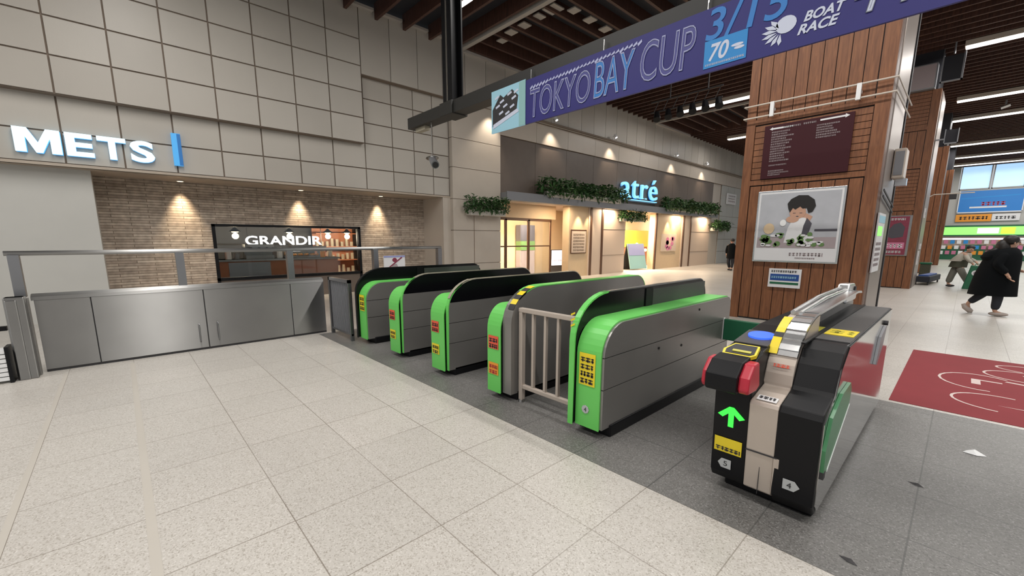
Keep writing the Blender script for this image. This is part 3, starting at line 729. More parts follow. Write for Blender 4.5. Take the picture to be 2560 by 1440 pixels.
# mirror-like side wall with green flap folded flat
b = MB(); sp = [(2.70, .06), (2.63, .12), (2.60, .60), (2.82, .70), (2.90, .84), (3.05, .94), (5.07, .94), (5.08, .06)]
b.prism_x(sp, W6 - .006, W6); b.build('side_panel', 'steel_mirror', g6)
fb = [(2.62, .33), (2.60, .46), (2.68, .62), (2.90, .70), (3.12, .715), (3.18, .66), (3.16, .56), (2.70, .31)]
o = MB().prism_x(fb, W6 + .001, W6 + .018).build('gate_flap', 'green_flap', g6); o['label'] = 'green flap folded flat against the near end'
MB().prism_x([(3.16, .56), (3.165, .572), (2.70, .322), (2.70, .308)], W6 + .002, W6 + .021).build('flap_edge', 'white', o)
fb = [(4.22, .60), (4.32, .80), (4.55, .86), (4.62, .85), (4.52, .70), (4.30, .58)]
o = MB().prism_x(fb, W6 + .001, W6 + .018).build('gate_flap', 'canopy_grey', g6)
MB().box(W6, W6 + .02, 2.62, 2.66, .29, .33).build('hinge', 'ink', g6); MB().tube([(W6, 4.64, .87), (W6 + .02, 4.64, .87)], .02, 8).build('hinge', 'ink', g6)

# short barrier between the gates
t = thing('barrier_fence', 'short grey barred barrier standing between two green ticket gates', 'barrier', (-2.76, 2.70, 0))
b = MB(); b.box(0, .045, 0, .05, .02, .92); b.box(.615, .655, 0, .05, .03, .92); b.box(0, .655, -.003, .05, .885, .925); b.box(.045, .615, .005, .045, .14, .18)
b.build('frame', 'champagne', t, bevel=.006)
for k in range(3): MB().box(.16 + .15 * k, .185 + .15 * k, .01, .04, .16, .9).build('bar', 'champagne', t)
for x in (.02, .635): MB().tube([(x, .025, 0), (x, .025, .03)], .03, 8).build('foot', 'steel', t)
# barred fence at the far left end of the row
t = thing('barred_fence', 'dark barred fence joining the steel railing to the farthest ticket gate', 'fence', (-7.1, 2.50, 0))
b = MB(); b.box(0, .05, 0, .05, 0, .95); b.box(.80, .84, 0, .05, 0, .95); b.box(0, .84, 0, .05, .90, .95); b.box(0, .84, .01, .04, .08, .11); b.build('frame', 'steel_rail', t)
b = MB(); [b.box(.08 + .043 * k, .096 + .043 * k, .015, .035, .1, .9) for k in range(17)]; b.build('bars', 'canopy_grey', t)

# ---------------------------------------------------------------- stainless railing in front of the café
t = thing('steel_railing', 'long stainless panel railing with a raised handrail in front of the café wall', 'railing', (-7.2, 0, 0))
b = MB()
for (a, c) in [(-.80, -.335), (-.325, .80), (.81, 1.94), (1.95, 2.46)]:
    b.box(-.05, 0, a, c, .03, .86)
b.build('panel', 'steel', t, bevel=.004)
MB().box(-.045, -.01, -.8, 2.46, 0, .86).build('panel_backing', 'ink', t)
b = MB(); b.prism_y([(0.004, .86), (0, .90), (-.06, .93), (-.13, .93), (-.13, .86)], -.82, 2.46); b.build('top_cap', 'steel', t, smooth=True)
for y in (-.90, .60, 2.0, 3.45, 4.84):
    MB().box(-.16, -.06, y - .045, y + .045, .0 if y > 2.5 else .9, 1.38).build('post', 'steel_rail', t)
b = MB(); b.tube([(-.11, -.97, 1.40), (-.11, 4.90, 1.40)], .028, 12); b.build('handrail', 'steel', t, smooth=True)
b = MB(); b.tube([(-.11, 4.88, 1.02), (-.11, 5.75, 1.02), (-.11, 5.78, .99), (-.11, 5.78, .0)], .025, 10); b.build('low_rail', 'steel_rail', t, smooth=True)
for y in (.71, .93):
    b = MB(); b.tube([(.01, y, .12), (.035, y, .14), (.035, y, .36), (.01, y, .38)], .009, 8); b.build('latch', 'steel_rail', t)
t = thing('steel_post_box', 'wide steel end post with sloped cap at the left end of the railing', 'post', (-6.98, -.93, 0))
MB().box(-.12, .02, -.07, .09, 0, .93).build('body', 'steel', t, bevel=.012); MB().box(.0, .032, -.06, .03, .0, .90).build('front_cover', 'steel', t, bevel=.01)
MB().box(-.19, -.1, .02, .10, 0, .9).build('side_cover', 'steel_side', t)
t = thing('slatted_rack', 'low white rack of stacked trays left of the steel end post', 'rack', (-6.96, -1.17, 0))
b = MB(); [b.box(-.14, .05, -.22, .12, .03 + .05 * k, .07 + .05 * k) for k in range(7)]; b.build('trays', 'white', t); MB().box(-.15, .055, .12, .15, 0, .40).build('end_panel', 'black', t)
t = thing('hand_truck_handle', 'small dark object with black grip standing behind the white rack', 'handle', (-7.3, -1.22, 0))
MB().tube([(0, 0, 0), (0, 0, .52), (0, .12, .55)], .02, 8).build('stem', 'olive', t); MB().box(-.03, .03, .05, .17, .53, .58).build('grip', 'black', t)
t = thing('no_smoking_board', 'small pale board with a crossed-out figure behind the steel railing', 'sign board', (-9.0, 4.73, 0))
MB().tube([(0, 0, 0), (0, 0, .9)], .02, 8).build('stem', 'steel', t); MB().box(-.02, .0, -.27, .27, .84, 1.19).build('board', 'paper', t)
flat('figure', ell(0, 0, .06, .05, 12), 'poster_maroon', (.002, 0, 1.09), FACE_X, t); flat('figure_body', [(-.09, 0), (.09, 0), (.05, .1), (-.05, .1)], 'text_grey', (.002, 0, .90), FACE_X, t)
flat('slash', [(-.2, -.12), (-.18, -.14), (.2, .12), (.18, .14)], 'poster_maroon', (.005, 0, 1.02), FACE_X, t)
flat('header', rect(-.27, .27, 0, .04), 'lilac_ad', (.002, 0, 1.15), FACE_X, t)

# ---------------------------------------------------------------- hanging beam, its post, the banner
t = thing('ceiling_beam', 'long dark square beam carrying the blue banner over the ticket gates', 'beam', (-7.03, 5.08, 3.9))
MB().box(-1.5, 8.4, -.14, .14, .02, .24).build('beam', 'beam_dark', t)
MB().box(-1.53, -1.48, -.12, .12, .03, .19).build('end_plate', 'black', t)
b = MB(); b.box(-.20, .20, -.19, .19, .0, .24); b.box(-.42, -.26, -.1, .1, .20, .24); b.build('clamp', 'beam_dark', t, bevel=.01)
b = MB(); b.box(-.15, .15, -.13, -.10, .2, 3.5); b.box(-.15, .15, .10, .13, .2, 3.5); b.box(-.02, .02, -.1, .1, .2, 3.5); b.build('hanger_column', 'black', t)
MB().box(-.02, .03, -.142, -.131, .25, 3.5).build('column_edge', 'steel', t)
b = MB(); b.box(-1.32, -.95, -.06, .06, -.06, .02); b.build('lamp_tube', 'cream_metal', t)
t = thing('security_camera', 'small grey security camera hanging in front of the tiled wall', 'security camera', (-7.6, 5.0, 3.18))
MB().tube([(-.1, 0, .74), (-.1, 0, .06)], .008, 6).build('stem', 'steel', t)
b = MB(); b.ball((-.10, 0, .04), (.17), .12, .045, 14, 6); b.build('mount', 'steel', t, smooth=True)
b = MB(); b.tube([(-.08, -.02, .02), (.24, -.15, -.15)], [.07, .08], 12); b.build('housing', 'canopy_grey', t, smooth=True); MB().tube([(.24, -.15, -.15), (.25, -.155, -.156)], .06, 12).build('lens', 'ink', t)

BX0, BX1, BZ0, BZ1 = -5.66, .35, 3.32, 3.95
t = thing('hanging_banner', 'long blue boat race banner hanging under the dark beam', 'banner', (BX0, 4.88, BZ0))
bw, bh = BX1 - BX0, BZ1 - BZ0
MB().box(0, bw, 0, .03, 0, bh).build('banner_sheet', 'banner_blue', t)
Yb = -.004
pic = flat('picture_panel', rect(0, .80, -.01, bh + .02), 'banner_lightcyan', (0, Yb, 0), FACE_Y, t); rnd = random.Random(4)
flat('boat', [(.03, .10), (.60, .24), (.64, .46), (.50, .58), (.30, .50), (.22, .56), (.03, .36)], 'ink', (0, Yb - .003, 0), FACE_Y, t)
flat('boat_hull', [(.04, .06), (.66, .22), (.62, .27), (.05, .13)], 'banner_white', (0, Yb - .005, 0), FACE_Y, t)
marks('spray', [[(x, y), (x + .10, y + .03), (x + .08, y + .06), (x - .01, y + .03)] for x, y in [(.1, .5), (.22, .42), (.3, .34), (.2, .25), (.4, .5), (.5, .42), (.35, .22), (.12, .36), (.46, .3), (.55, .5)]], 'banner_white', (0, Yb - .006, 0), FACE_Y, t)
flat('picture_edge', rect(.66, .80, 0, bh + .01), 'teal_ad', (0, Yb - .004, 0), FACE_Y, t)
marks('script_line', [[(x, .44 + (x - .9) * .03 + rnd.uniform(-.01, .02)), (x + .05, .47 + (x - .9) * .03), (x + .045, .50 + (x - .9) * .03), (x - .01, .465 + (x - .9) * .03)] for x in [.9 + .062 * k for k in range(30)]], 'banner_outline', (0, Yb, .03), FACE_Y, t)
for body, x, w, z0, z1, o_ in (('TOKYO', .90, 1.12, .06, .47, .008), ('BAY', 2.07, .60, .07, .52, .008), ('CUP', 2.74, .66, .09, .54, .008)):
    txt('title_lettering', body, w, z1 - z0, 'banner_digit' if body == 'BAY' else 'lilac_dark', (x, Yb, z0), FACE_Y, t, .002, shear=.1, bold=.02)
    txt('title_outline', body, w, z1 - z0, 'banner_outline', (x, Yb - .002, z0), FACE_Y, t, .004, shear=.1, bold=.0, outline=.006)
txt('date_lettering', '3/15', .76, .30, 'banner_digit', (3.50, Yb, .31), FACE_Y, t, .003, shear=.15, bold=.01)
txt('day_lettering', 'sun', .3, .12, 'banner_digit', (4.32, Yb, .50), FACE_Y, t, .003, shear=.15, bold=.01)
flat('anniversary_panel', rect(0, .42, 0, .27), 'banner_cyan', (3.50, Yb, .04), FACE_Y, t)
txt('anniversary_lettering', '70', .2, .17, 'banner_white', (3.55, Yb - .004, .10), FACE_Y, t, .002, shear=.25, bold=.02)
marks('anniversary_print', print_lines([(0, .38, 0, .02)]) + [ell(.31, .13, .06, .015, 10), ell(.33, .1, .05, .015, 10)], 'banner_white', (3.52, Yb - .004, .06), FACE_Y, t)
sw = []
for k in range(7):
    a = 2.2 + k * .42; cx, cy = .20, .16
    sw.append([(cx + .03 * math.cos(a), cy + .03 * math.sin(a)), (cx + .10 * math.cos(a - .25), cy + .09 * math.sin(a - .25)), (cx + .165 * math.cos(a - .05), cy + .13 * math.sin(a - .05)), (cx + .12 * math.cos(a + .12), cy + .10 * math.sin(a + .12))])
sw.append(ell(.24, .20, .085, .075, 16))
marks('swirl_logo', sw, 'banner_white', (4.01, Yb, .03), FACE_Y, t)
txt('logo_lettering', 'BOAT', .31, .085, 'banner_white', (4.39, Yb, .20), FACE_Y, t, .003, shear=.3, bold=.03)
txt('logo_lettering', 'RACE', .31, .085, 'banner_white', (4.35, Yb, .10), FACE_Y, t, .003, shear=.3, bold=.03)
txt('place_lettering', '平和島', .80, .34, 'banner_white', (4.76, Yb, .12), FACE_Y, t, .003, shear=.25)
txt('place_outline', '平和島', .82, .35, 'banner_white', (4.75, Yb - .003, .115), FACE_Y, t, .006, shear=.25, outline=.014)
b = MB()
for x in (.90, 2.2, 3.5, 4.9): b.tube([(x, .01, bh - .01), (x, .01, bh + .13)], .008, 6)
b.build('hook', 'silver', t)
# ---------------------------------------------------------------- timber-clad pillars
def pillar(label, y0, x0=-3.13, x1=-1.08, depth=2.1, top=ZC + .2, zt=None, near=False):
    t = thing('timber_pillar', label, 'pillar', (x0, y0, 0)); w = x1 - x0
    MB().box(.03, w - .04, .03, depth, 0, top).build('core', 'ink', t)
    def vplanks(z0, z1, m, xa=.16, xb=None, n=None):
        xb = xb or w - .20; n = n or 9; b = MB(); s = (xb - xa) / n
        for k in range(n): b.box(xa + s * k + .006, xa + s * (k + 1) - .006, 0, .03, z0, z1)
        return b.build('vertical_planks', m, t)
    def hplanks(z0, z1, m, xa=.16, xb=None):
        xb = xb or w - .20; b = MB(); n = max(1, round((z1 - z0) / .105)); s = (z1 - z0) / n
        for k in range(n): b.box(xa, xb, 0, .03, z0 + s * k + .005, z0 + s * (k + 1) - .005)
        return b.build('horizontal_planks', m, t)
    zt = zt or [(0.03, 2.56, 'v'), (2.68, 3.66, 'h'), (3.72, top, 'v')]
    for (a, c, k) in zt: (vplanks if k == 'v' else hplanks)(a, min(c, top), 'pillar_wood')
    b = MB(); b.box(0, .15, -.012, .03, 0, top); b.box(w - .19, w, -.012, .05, 0, top)
    for z in [q[1] + .02 for q in zt[:-1]]: b.box(.15, w - .19, -.012, .03, z - .0, z + .09)
    b.build('frame', 'pillar_wood', t)
    b = MB(); b.box(w - .012, w + .002, .05, .30, 0, top); b.build('corner_board', 'pillar_wood_dark', t)
    return t, w
p1, w1 = pillar('nearest timber-clad pillar, carrying the maroon sign and the large poster', 9.15, near=True)
b = MB(); b.box(w1 - .04, w1 + .012, .36, 1.70, 0, ZC + .2); b.build('side_cladding', 'side_clad', p1, bevel=.01)
b = MB(); b.box(w1 - .05, w1, .30, .33, 0, ZC + .2); b.box(w1 - .04, w1 + .006, 1.98, 2.1, 0, ZC + .2); b.build('side_joint', 'ink', p1)
# white pipe rails round the pillar
t = thing('pipe_rail', 'double white pipe rail wrapped around the nearest pillar above the maroon sign', 'rail', (-3.13, 9.15, 3.8))
b = MB()
for z, r in ((.0, .014), (.21, .014)): b.tube([(-.03, 2.0, z), (-.03, -.10, z), (w1 + .06, -.10, z), (w1 + .06, 2.0, z)], r, 8)
b.build('pipe', 'stone_beige', t)
for x in (.43, 1.65):
    b = MB(); b.box(x - .03, x + .03, -.13, -.08, -.03, .22); b.box(x - .03, x + .03, -.1, .0, .08, .12); b.build('bracket', 'white', t)
# maroon direction sign
t = thing('maroon_sign', 'maroon station sign with small pale lettering on the nearest pillar', 'sign', (-2.80, 9.135, 2.68))
MB().box(0, 1.30, -.03, .0, 0, .94).build('board', 'maroon', t)
rr = [(.30, .56, .86, .03), (.60, .78, .865, .03)]
rows = [(.12, .12 + random.uniform(.22, .42), .80 - .042 * k, .026) for k in range(13)] + [(.12, .40, .22, .024), (.12, .36, .12, .024), (.12, .44, .085, .022), (.12, .32, .05, .022)]
rows += [(.80, .80 + random.uniform(.2, .34), .80 - .040 * k, .024) for k in range(6)]
marks('small_print', print_lines(rows + rr, random.Random(11)), 'text_grey', (0, -.033, 0), FACE_Y, t)
marks('arrow', [[(.08, .875), (.13, .905), (.13, .89), (.44, .89), (.44, .862), (.13, .862), (.13, .85)]], 'paper', (0, -.033, 0), FACE_Y, t)
marks('arrow', [[(1.24, .895), (1.18, .93), (1.18, .91), (.84, .905), (.84, .878), (1.18, .882), (1.18, .865)]], 'paper', (0, -.033, 0), FACE_Y, t)
# big poster
t = thing('poster_frame', 'large white-framed poster of a dark-haired cook on the nearest pillar', 'poster', (-2.80, 9.135, 1.14))
MB().box(0, 1.33, -.035, 0, 0, 1.31).build('frame', 'silver', t, bevel=.006)
flat('poster_sheet', rect(.03, 1.30, .03, 1.28), 'paper', (0, -.036, 0), FACE_Y, t)
flat('kitchen_picture', rect(.06, 1.27, .27, 1.25), 'photo_grey', (0, -.039, 0), FACE_Y, t)
flat('counter_shape', rect(.06, 1.27, .27, .46), 'text_grey', (0, -.042, 0), FACE_Y, t)
flat('shelf_shape', rect(.95, 1.27, .56, .60), 'photo_dark', (0, -.042, 0), FACE_Y, t)
flat('arm_shape', [(.60, .55), (.78, .56), (.90, .82), (.80, .88), (.70, .75)], 'skin', (0, -.043, 0), FACE_Y, t)
flat('shirt_shape', [(.50, .36), (.86, .36), (.86, .60), (.80, .80), (.62, .82), (.54, .62)], 'paper', (0, -.044, 0), FACE_Y, t)
flat('sleeve_shape', [(.76, .48), (.86, .50), (.90, .70), (.82, .80), (.78, .66)], 'photo_dark', (0, -.045, 0), FACE_Y, t)
flat('face_shape', ell(.67, .90, .125, .115, 20), 'skin', (0, -.046, 0), FACE_Y, t)
marks('face_lines', [rect(.60, .64, .885, .893), rect(.70, .74, .885, .893), ell(.67, .83, .022, .008, 8)], 'photo_dark', (0, -.050, 0), FACE_Y, t)
flat('hand_shape', ell(.60, .78, .10, .06, 14), 'skin', (0, -.047, 0), FACE_Y, t)
flat('hair_shape', [(.55, .90), (.52, .97), (.50, 1.06), (.55, 1.14), (.66, 1.20), (.80, 1.19), (.90, 1.11), (.93, 1.00), (.89, .90), (.83, .88), (.80, .97), (.74, .96), (.70, 1.0), (.63, .95), (.59, .98)], 'hair', (0, -.048, 0), FACE_Y, t)
flat('cup_shape', ell(.46, .72, .05, .06, 12), 'white', (0, -.047, 0), FACE_Y, t); flat('bread_shape', ell(.24, .62, .09, .10, 12), 'warm_wall', (0, -.046, 0), FACE_Y, t)
rnd = random.Random(9)
marks('vegetable_print', [ell(rnd.uniform(.15, 1.2), rnd.uniform(.32, .52), rnd.uniform(.03, .07), rnd.uniform(.02, .05), 9) for k in range(26)], 'leaf_salad', (0, -.049, 0), FACE_Y, t)
marks('plate_print', [ell(rnd.uniform(.15, 1.2), rnd.uniform(.30, .50), rnd.uniform(.03, .06), rnd.uniform(.015, .03), 9) for k in range(14)], 'paper', (0, -.052, 0), FACE_Y, t)
marks('caption', print_lines([(.60, 1.1, .12, .06), (.70, 1.0, .07, .025)]), 'text_grey', (0, -.040, 0), FACE_Y, t)
t = thing('notice_board', 'small white notice with blue and green bands under the large poster', 'notice', (-2.49, 9.135, .67))
MB().box(0, .52, -.02, 0, 0, .35).build('board', 'paper', t)
flat('blue_band', rect(.03, .49, .13, .25), 'notice_blue', (0, -.021, 0), FACE_Y, t); flat('green_band', rect(.03, .49, .06, .10), 'green_dark', (0, -.021, 0), FACE_Y, t)
marks('print', print_lines([(.04, .45, .28, .04)]), 'ink', (0, -.021, 0), FACE_Y, t); marks('print', print_lines([(.05, .45, .17, .04)]), 'banner_lightcyan', (0, -.025, 0), FACE_Y, t)
# boxes and notices on the pillar side
t = thing('speaker_box', 'pale grey box fixed high on the side of the nearest pillar', 'box', (-1.06, 10.4, 2.62))
MB().box(0, .16, -.2, .2, 0, .5).build('body', 'stone_beige', t, bevel=.02); MB().box(.02, .14, -.21, -.2, .05, .45).build('grille', 'canopy_grey', t); MB().box(.05, .2, -.05, .1, -.12, .0).build('bracket', 'silver', t)
t = thing('side_poster', 'narrow pale poster strip on the side of the nearest pillar with a green patch', 'poster', (-1.065, 9.75, 1.0))
MB().box(0, .02, -.34, .45, 0, 1.0).build('board', 'paper', t); flat('green_patch', rect(-.3, .2, .62, .78), 'lit_shop', (.022, 0, 0), FACE_X, t)
marks('small_print', print_lines([(-.28, .3, .1 + .09 * k, .05) for k in range(5)]), 'text_grey', (.022, 0, 0), FACE_X, t); flat('picture', rect(-.3, .42, .84, .96), 'banner_lightcyan', (.021, 0, 0), FACE_X, t)
t = thing('cable_straps', 'two dark diagonal straps around the side of the nearest pillar', 'strap', (-1.06, 10, 2.15))
b = MB()
for z in (.0, -.1): b.add([(.016, -.6, z + .2), (.03, -.6, z + .2), (.03, .9, z), (.016, .9, z), (.016, -.6, z + .23), (.03, -.6, z + .23), (.03, .9, z + .03), (.016, .9, z + .03)], [(0, 1, 2, 3), (4, 7, 6, 5), (0, 4, 5, 1), (1, 5, 6, 2), (2, 6, 7, 3), (3, 7, 4, 0)])
b.build('strap', 'ink', t)

Z2 = [(0.03, 2.45, 'v'), (2.55, 3.72, 'h'), (3.8, 4.85, 'v'), (4.93, 6.0, 'h')]
p2, w2 = pillar('second timber-clad pillar, behind the nearest one, with the dark red poster', 18.6, top=6.0, zt=Z2)
MB().box(.15, w2 - .1, .2, 1.9, 6.0, ZC + .25).build('upper_shaft', 'deck_dark', p2)
b = MB(); b.box(w2 + .002, w2 + .02, .4, 2.0, 0, 6.0); b.build('side_cladding', 'side_clad', p2)
t = thing('ceiling_speaker', 'grey box loudspeaker on top of the second pillar', 'loudspeaker', (-1.85, 18.5, 6.0))
MB().box(0, .62, -.1, .3, 0, .72).build('body', 'canopy_grey', t, bevel=.02); MB().box(.03, .59, -.11, -.1, .04, .68).build('grille', 'text_grey', t)
t = thing('hanging_screen', 'dark square screen in a pale frame hanging beside the second pillar', 'screen', (-1.15, 18.4, 6.1))
MB().box(.03, .42, -.02, .05, .03, .70).build('panel', 'deck_dark', t); b = MB(); b.box(0, .03, -.03, .06, 0, .74); b.box(.42, .46, -.03, .06, 0, .74); b.box(0, .46, -.03, .06, 0, .03); b.build('frame', 'canopy_grey', t); MB().tube([(.22, 0, .74), (.22, 0, 1.2)], .02, 6).build('hanger', 'canopy_grey', t)
t = thing('hanging_screen', 'small dark screen beside the side of the second pillar, below the larger one', 'screen', (-.86, 18.9, 4.45))
MB().box(0, .26, 0, .06, 0, .38).build('panel', 'deck_dark', t); b = MB(); b.box(-.02, .0, -.02, .08, -.03, .40); b.box(.26, .28, -.02, .08, -.03, .40); b.box(-.02, .28, -.02, .08, -.03, 0); b.box(-.2, -.02, .0, .04, .1, .14); b.build('frame', 'canopy_grey', t)
t = thing('poster_frame', 'dark red poster in a pale frame on the second pillar', 'poster', (-2.02, 18.58, 1.05))
MB().box(0, .76, -.04, 0, 0, 1.27).build('frame', 'silver', t); flat('poster_sheet', rect(.03, .70, .03, 1.24), 'poster_maroon', (0, -.042, 0), FACE_Y, t)
flat('dark_figure', [(.2, .62), (.35, .55), (.6, .6), (.62, .9), (.5, 1.05), (.35, 1.0), (.25, .85)], 'photo_dark', (0, -.046, 0), FACE_Y, t); flat('pale_band', rect(.05, .66, .22, .42), 'pink', (0, -.046, 0), FACE_Y, t)
marks('print', print_lines([(.08, .62, .25, .12), (.1, .6, .08, .08), (.05, .6, 1.12, .07)]), 'paper', (0, -.05, 0), FACE_Y, t)
t = thing('angle_sign', 'small projecting sign on a thin arm from the second pillar', 'sign', (-1.04, 20.0, 2.96))
MB().tube([(0, 0, 0), (.1, 0, .06), (1.0, 0, .06)], .018, 6).build('arm', 'stone_beige', t); MB().box(.45, .62, -.03, .03, -.12, .04).build('camera_head', 'ink', t)
for y, z, h in ((19.2, 2.25, .3), (19.6, 1.25, .18), (19.3, .75, .45)):
    t = thing('wall_plate', {2.25: 'upper small white plate on the side of the second pillar', 1.25: 'square white plate halfway up the side of the second pillar', .75: 'lowest tall white plate on the side of the second pillar'}[z], 'plate', (-1.06, y, z))
    MB().box(0, .03, -.09, .09, 0, h).build('plate', 'paper', t); MB().box(.03, .035, -.05, .05, h * .3, h * .6).build('marking', 'text_grey', t)
p3, w3 = pillar('third timber-clad pillar farther down the hall', 28.0, top=5.72, zt=[(0.03, 2.4, 'v'), (2.5, 5.7, 'v')])
MB().box(.15, w3 - .1, .2, 1.9, 5.72, ZC + .25).build('upper_shaft', 'deck_dark', p3)
p4, w4 = pillar('farthest timber-clad pillar before the end wall', 37.5, top=5.72, zt=[(0.03, 2.4, 'v'), (2.5, 5.7, 'v')])
MB().box(.15, w4 - .1, .2, 1.9, 5.72, ZC + .25).build('upper_shaft', 'deck_dark', p4)
t = thing('folded_cart', 'low dark blue folded cart lying on the floor beside the second pillar', 'cart', (-.72, 21.6, 0))
b = MB(); b.prism_z([(-.40, -1.1), (.0, -1.1), (.20, .9), (-.1, .9)], .10, .30); b.build('deck', 'trouser_dark', t, bevel=.02); b = MB(); b.prism_z([(-.3, -.9), (-.05, -.9), (.1, .7), (-.08, .7)], .30, .34); b.build('cover', 'notice_blue', t)
b = MB(); [b.tube([(x, y, .06), (x + .04, y, .06)], .06, 8) for x, y in ((-.36, -1), (-.06, -1), (-.08, .8), (.12, .8))]; b.build('wheel', 'ink', t)
t = thing('plant_bin', 'olive green bin between the second and third pillar', 'bin', (-1.0, 23.4, 0))
MB().box(-.15, .15, -.2, .2, 0, .62).build('body', 'olive', t, bevel=.02); MB().box(-.17, .17, -.22, .22, .62, .68).build('lid', 'green_dark', t)

# ---------------------------------------------------------------- lit signs
t = thing('hotel_sign', 'pale glowing capital letters spelling a hotel name on the tiled wall', 'sign', (-11.17, -1.11, 3.02))
x = 0
for ch, w, dz in (('M', .56, .0), ('E', .36, .0), ('T', .40, .0), ('S', .36, .0)):
    if ch == 'M':
        mp = [(0, 0), (0, .4), (.17, .4), (.28, .17), (.39, .4), (.56, .4), (.56, 0), (.43, 0), (.43, .26), (.32, 0), (.24, 0), (.13, .26), (.13, 0)]
        flat('letter', mp, 'lit_sign', (.02, x, .03), FACE_X, t, .05); flat('letter_return', mp, 'lit_sign_blue', (.0, x + .008, .022), FACE_X, t, .018); x += w + .055; continue
    txt('letter', ch, w, .40, 'lit_sign', (.02, x, .03), FACE_X, t, .05, bold=.03); 
    txt('letter_return', ch, w, .40, 'lit_sign_blue', (.0, x + .004, .024), FACE_X, t, .035, bold=.03); x += w + .055
t = thing('blue_sign_bar', 'upright blue bar right of the pale glowing capital letters', 'sign', (-11.17, 1.03, 3.02))
MB().box(.0, .06, .0, .15, .03, .66).build('bar', 'lit_sign_blue', t); MB().box(.055, .065, .09, .15, .04, .65).build('bar_side', 'ad_blue', t)
t = thing('mall_sign', 'glowing blue shop lettering above the plants on the dark fascia', 'sign', (-11.12, 17.32, 3.46))
txt('lettering', 'atré', 3.3, .98, 'lit_atre', (.04, 0, .06), FACE_X, t, .10, bold=-.006, spacing=1.08)
txt('letter_return', 'atré', 3.3, .98, 'ad_blue', (.0, .03, .03), FACE_X, t, .035, bold=.0, spacing=1.08)
b = MB(); b.box(.04, .12, .05, 3.3, -.04, .0); b.build('underline', 'lit_atre', t); MB().box(0, .04, .0, 3.3, -.10, .0).build('sign_rail', 'canopy_grey', t)
for z in (.09, ):
    b = MB()
    for y in (.58, 1.0, 1.36, 1.70, 2.02): b.box(.14, .148, y, y + .22, z - .03, z + .02)
    b.build('serif', 'lit_atre', t)

# wall washers over the mall front
LM = [(12.4, 'bracket lamp on the ledge nearest to the stone pier'), (16.3, 'bracket lamp on the ledge left of the blue lettering'), (22.0, 'bracket lamp on the ledge right of the blue lettering'), (25.8, 'farthest bracket lamp on the ledge above the mall front')]
for (y, lb) in LM:
    t = thing('bracket_lamp', lb, 'lamp', (-10.92, y, 5.80), group='bracket lamps on the ledge')
    MB().tube([(0, 0, 0), (.0, 0, .14), (.14, 0, .16)], .012, 6).build('arm', 'silver', t); MB().tube([(.10, 0, .20), (.18, 0, .08)], .06, 12).build('head', 'white', t); MB().tube([(.18, 0, .082), (.184, 0, .074)], .05, 12).build('lens', 'lit_white', t)
    spot('bracket_beam', (-10.72, y, 5.78), (-11.15, y + .2, 4.2), 90, 80, .8, (1, .85, .68))
spot('pier_beam', (-10.7, 9.5, 5.78), (-11.05, 9.2, 3.6), 130, 80, .8, (1, .88, .72))

# strip lamps under the ceiling
for k, (y, x0, x1) in enumerate(STRIPS):
    if y < 15: continue
    names = {(18.6, -9.2): 'strip lamp under the ceiling left of the nearest pillar', (18.6, -.75): 'nearest long strip lamp under the ceiling at upper right', (25.4, -9.6): 'farther short strip lamp left of the nearest pillar',
             (25.4, -1.0): 'second long strip lamp from the front at upper right', (29.4, -1.2): 'third long strip lamp from the front at upper right', (37, -1.4): 'fourth long strip lamp from the front at upper right',
             (42.5, -1.5): 'fifth long strip lamp from the front at upper right', (46.8, -1.6): 'farthest strip lamp, just before the end wall windows'}
    t = thing('strip_light', names[(y, x0)], 'ceiling light', (x0, y, 6.96), group='strip lamps under the ceiling')
    MB().box(0, x1 - x0, -.14, .14, .04, .18).build('housing', 'stone_beige', t); MB().box(.02, x1 - x0 - .02, -.12, .12, .0, .04).build('diffuser', 'lit_strip', t)
t = thing('strip_light', 'short lamp between the ceiling fins behind the dark hanger column', 'ceiling light', (-9.3, 6.62, 7.0), group='strip lamps under the ceiling')
MB().box(0, .9, -.07, .07, .03, .12).build('housing', 'stone_beige', t); MB().box(.0, .9, -.06, .06, 0, .03).build('diffuser', 'lit_strip', t)
# spotlight cluster hanging under the ceiling behind the banner
t = thing('spotlight_rig', 'dark cluster of spotlights on a truss below the ceiling behind the banner', 'spotlights', (-5.9, 12.6, 5.4))
b = MB()
for z in (0, .3): b.tube([(-1.2, 0, z), (.9, 0, z)], .02, 6)
for k in range(7): b.tube([(-1.1 + .3 * k, 0, 0), (-.95 + .3 * k, 0, .3)], .012, 5)
b.tube([(-.6, 0, .3), (-.6, 0, 2.1)], .02, 6); b.tube([(.5, 0, .3), (.5, 0, 2.1)], .02, 6); b.build('truss', 'ink', t)
for k in range(6):
    MB().tube([(-1.0 + .36 * k, 0, -.02), (-.92 + .36 * k, -.12, -.26)], [.07, .11], 10).build('spotlight', 'black', t)
for (x, y, z, lb) in ((2.1, 20.5, 6.9, 'upper small fitting between the strip lamps'), (.35, 27.4, 6.9, 'lower small fitting between the strip lamps')):
    t = thing('ceiling_sensor', lb + ' at upper right', 'ceiling fitting', (x, y, z)); MB().tube([(0, 0, .3), (0, 0, .06)], .03, 8).build('stem', 'canopy_grey', t); MB().tube([(-.12, 0, 0), (.12, 0, .08)], .07, 8).build('head', 'silver', t)

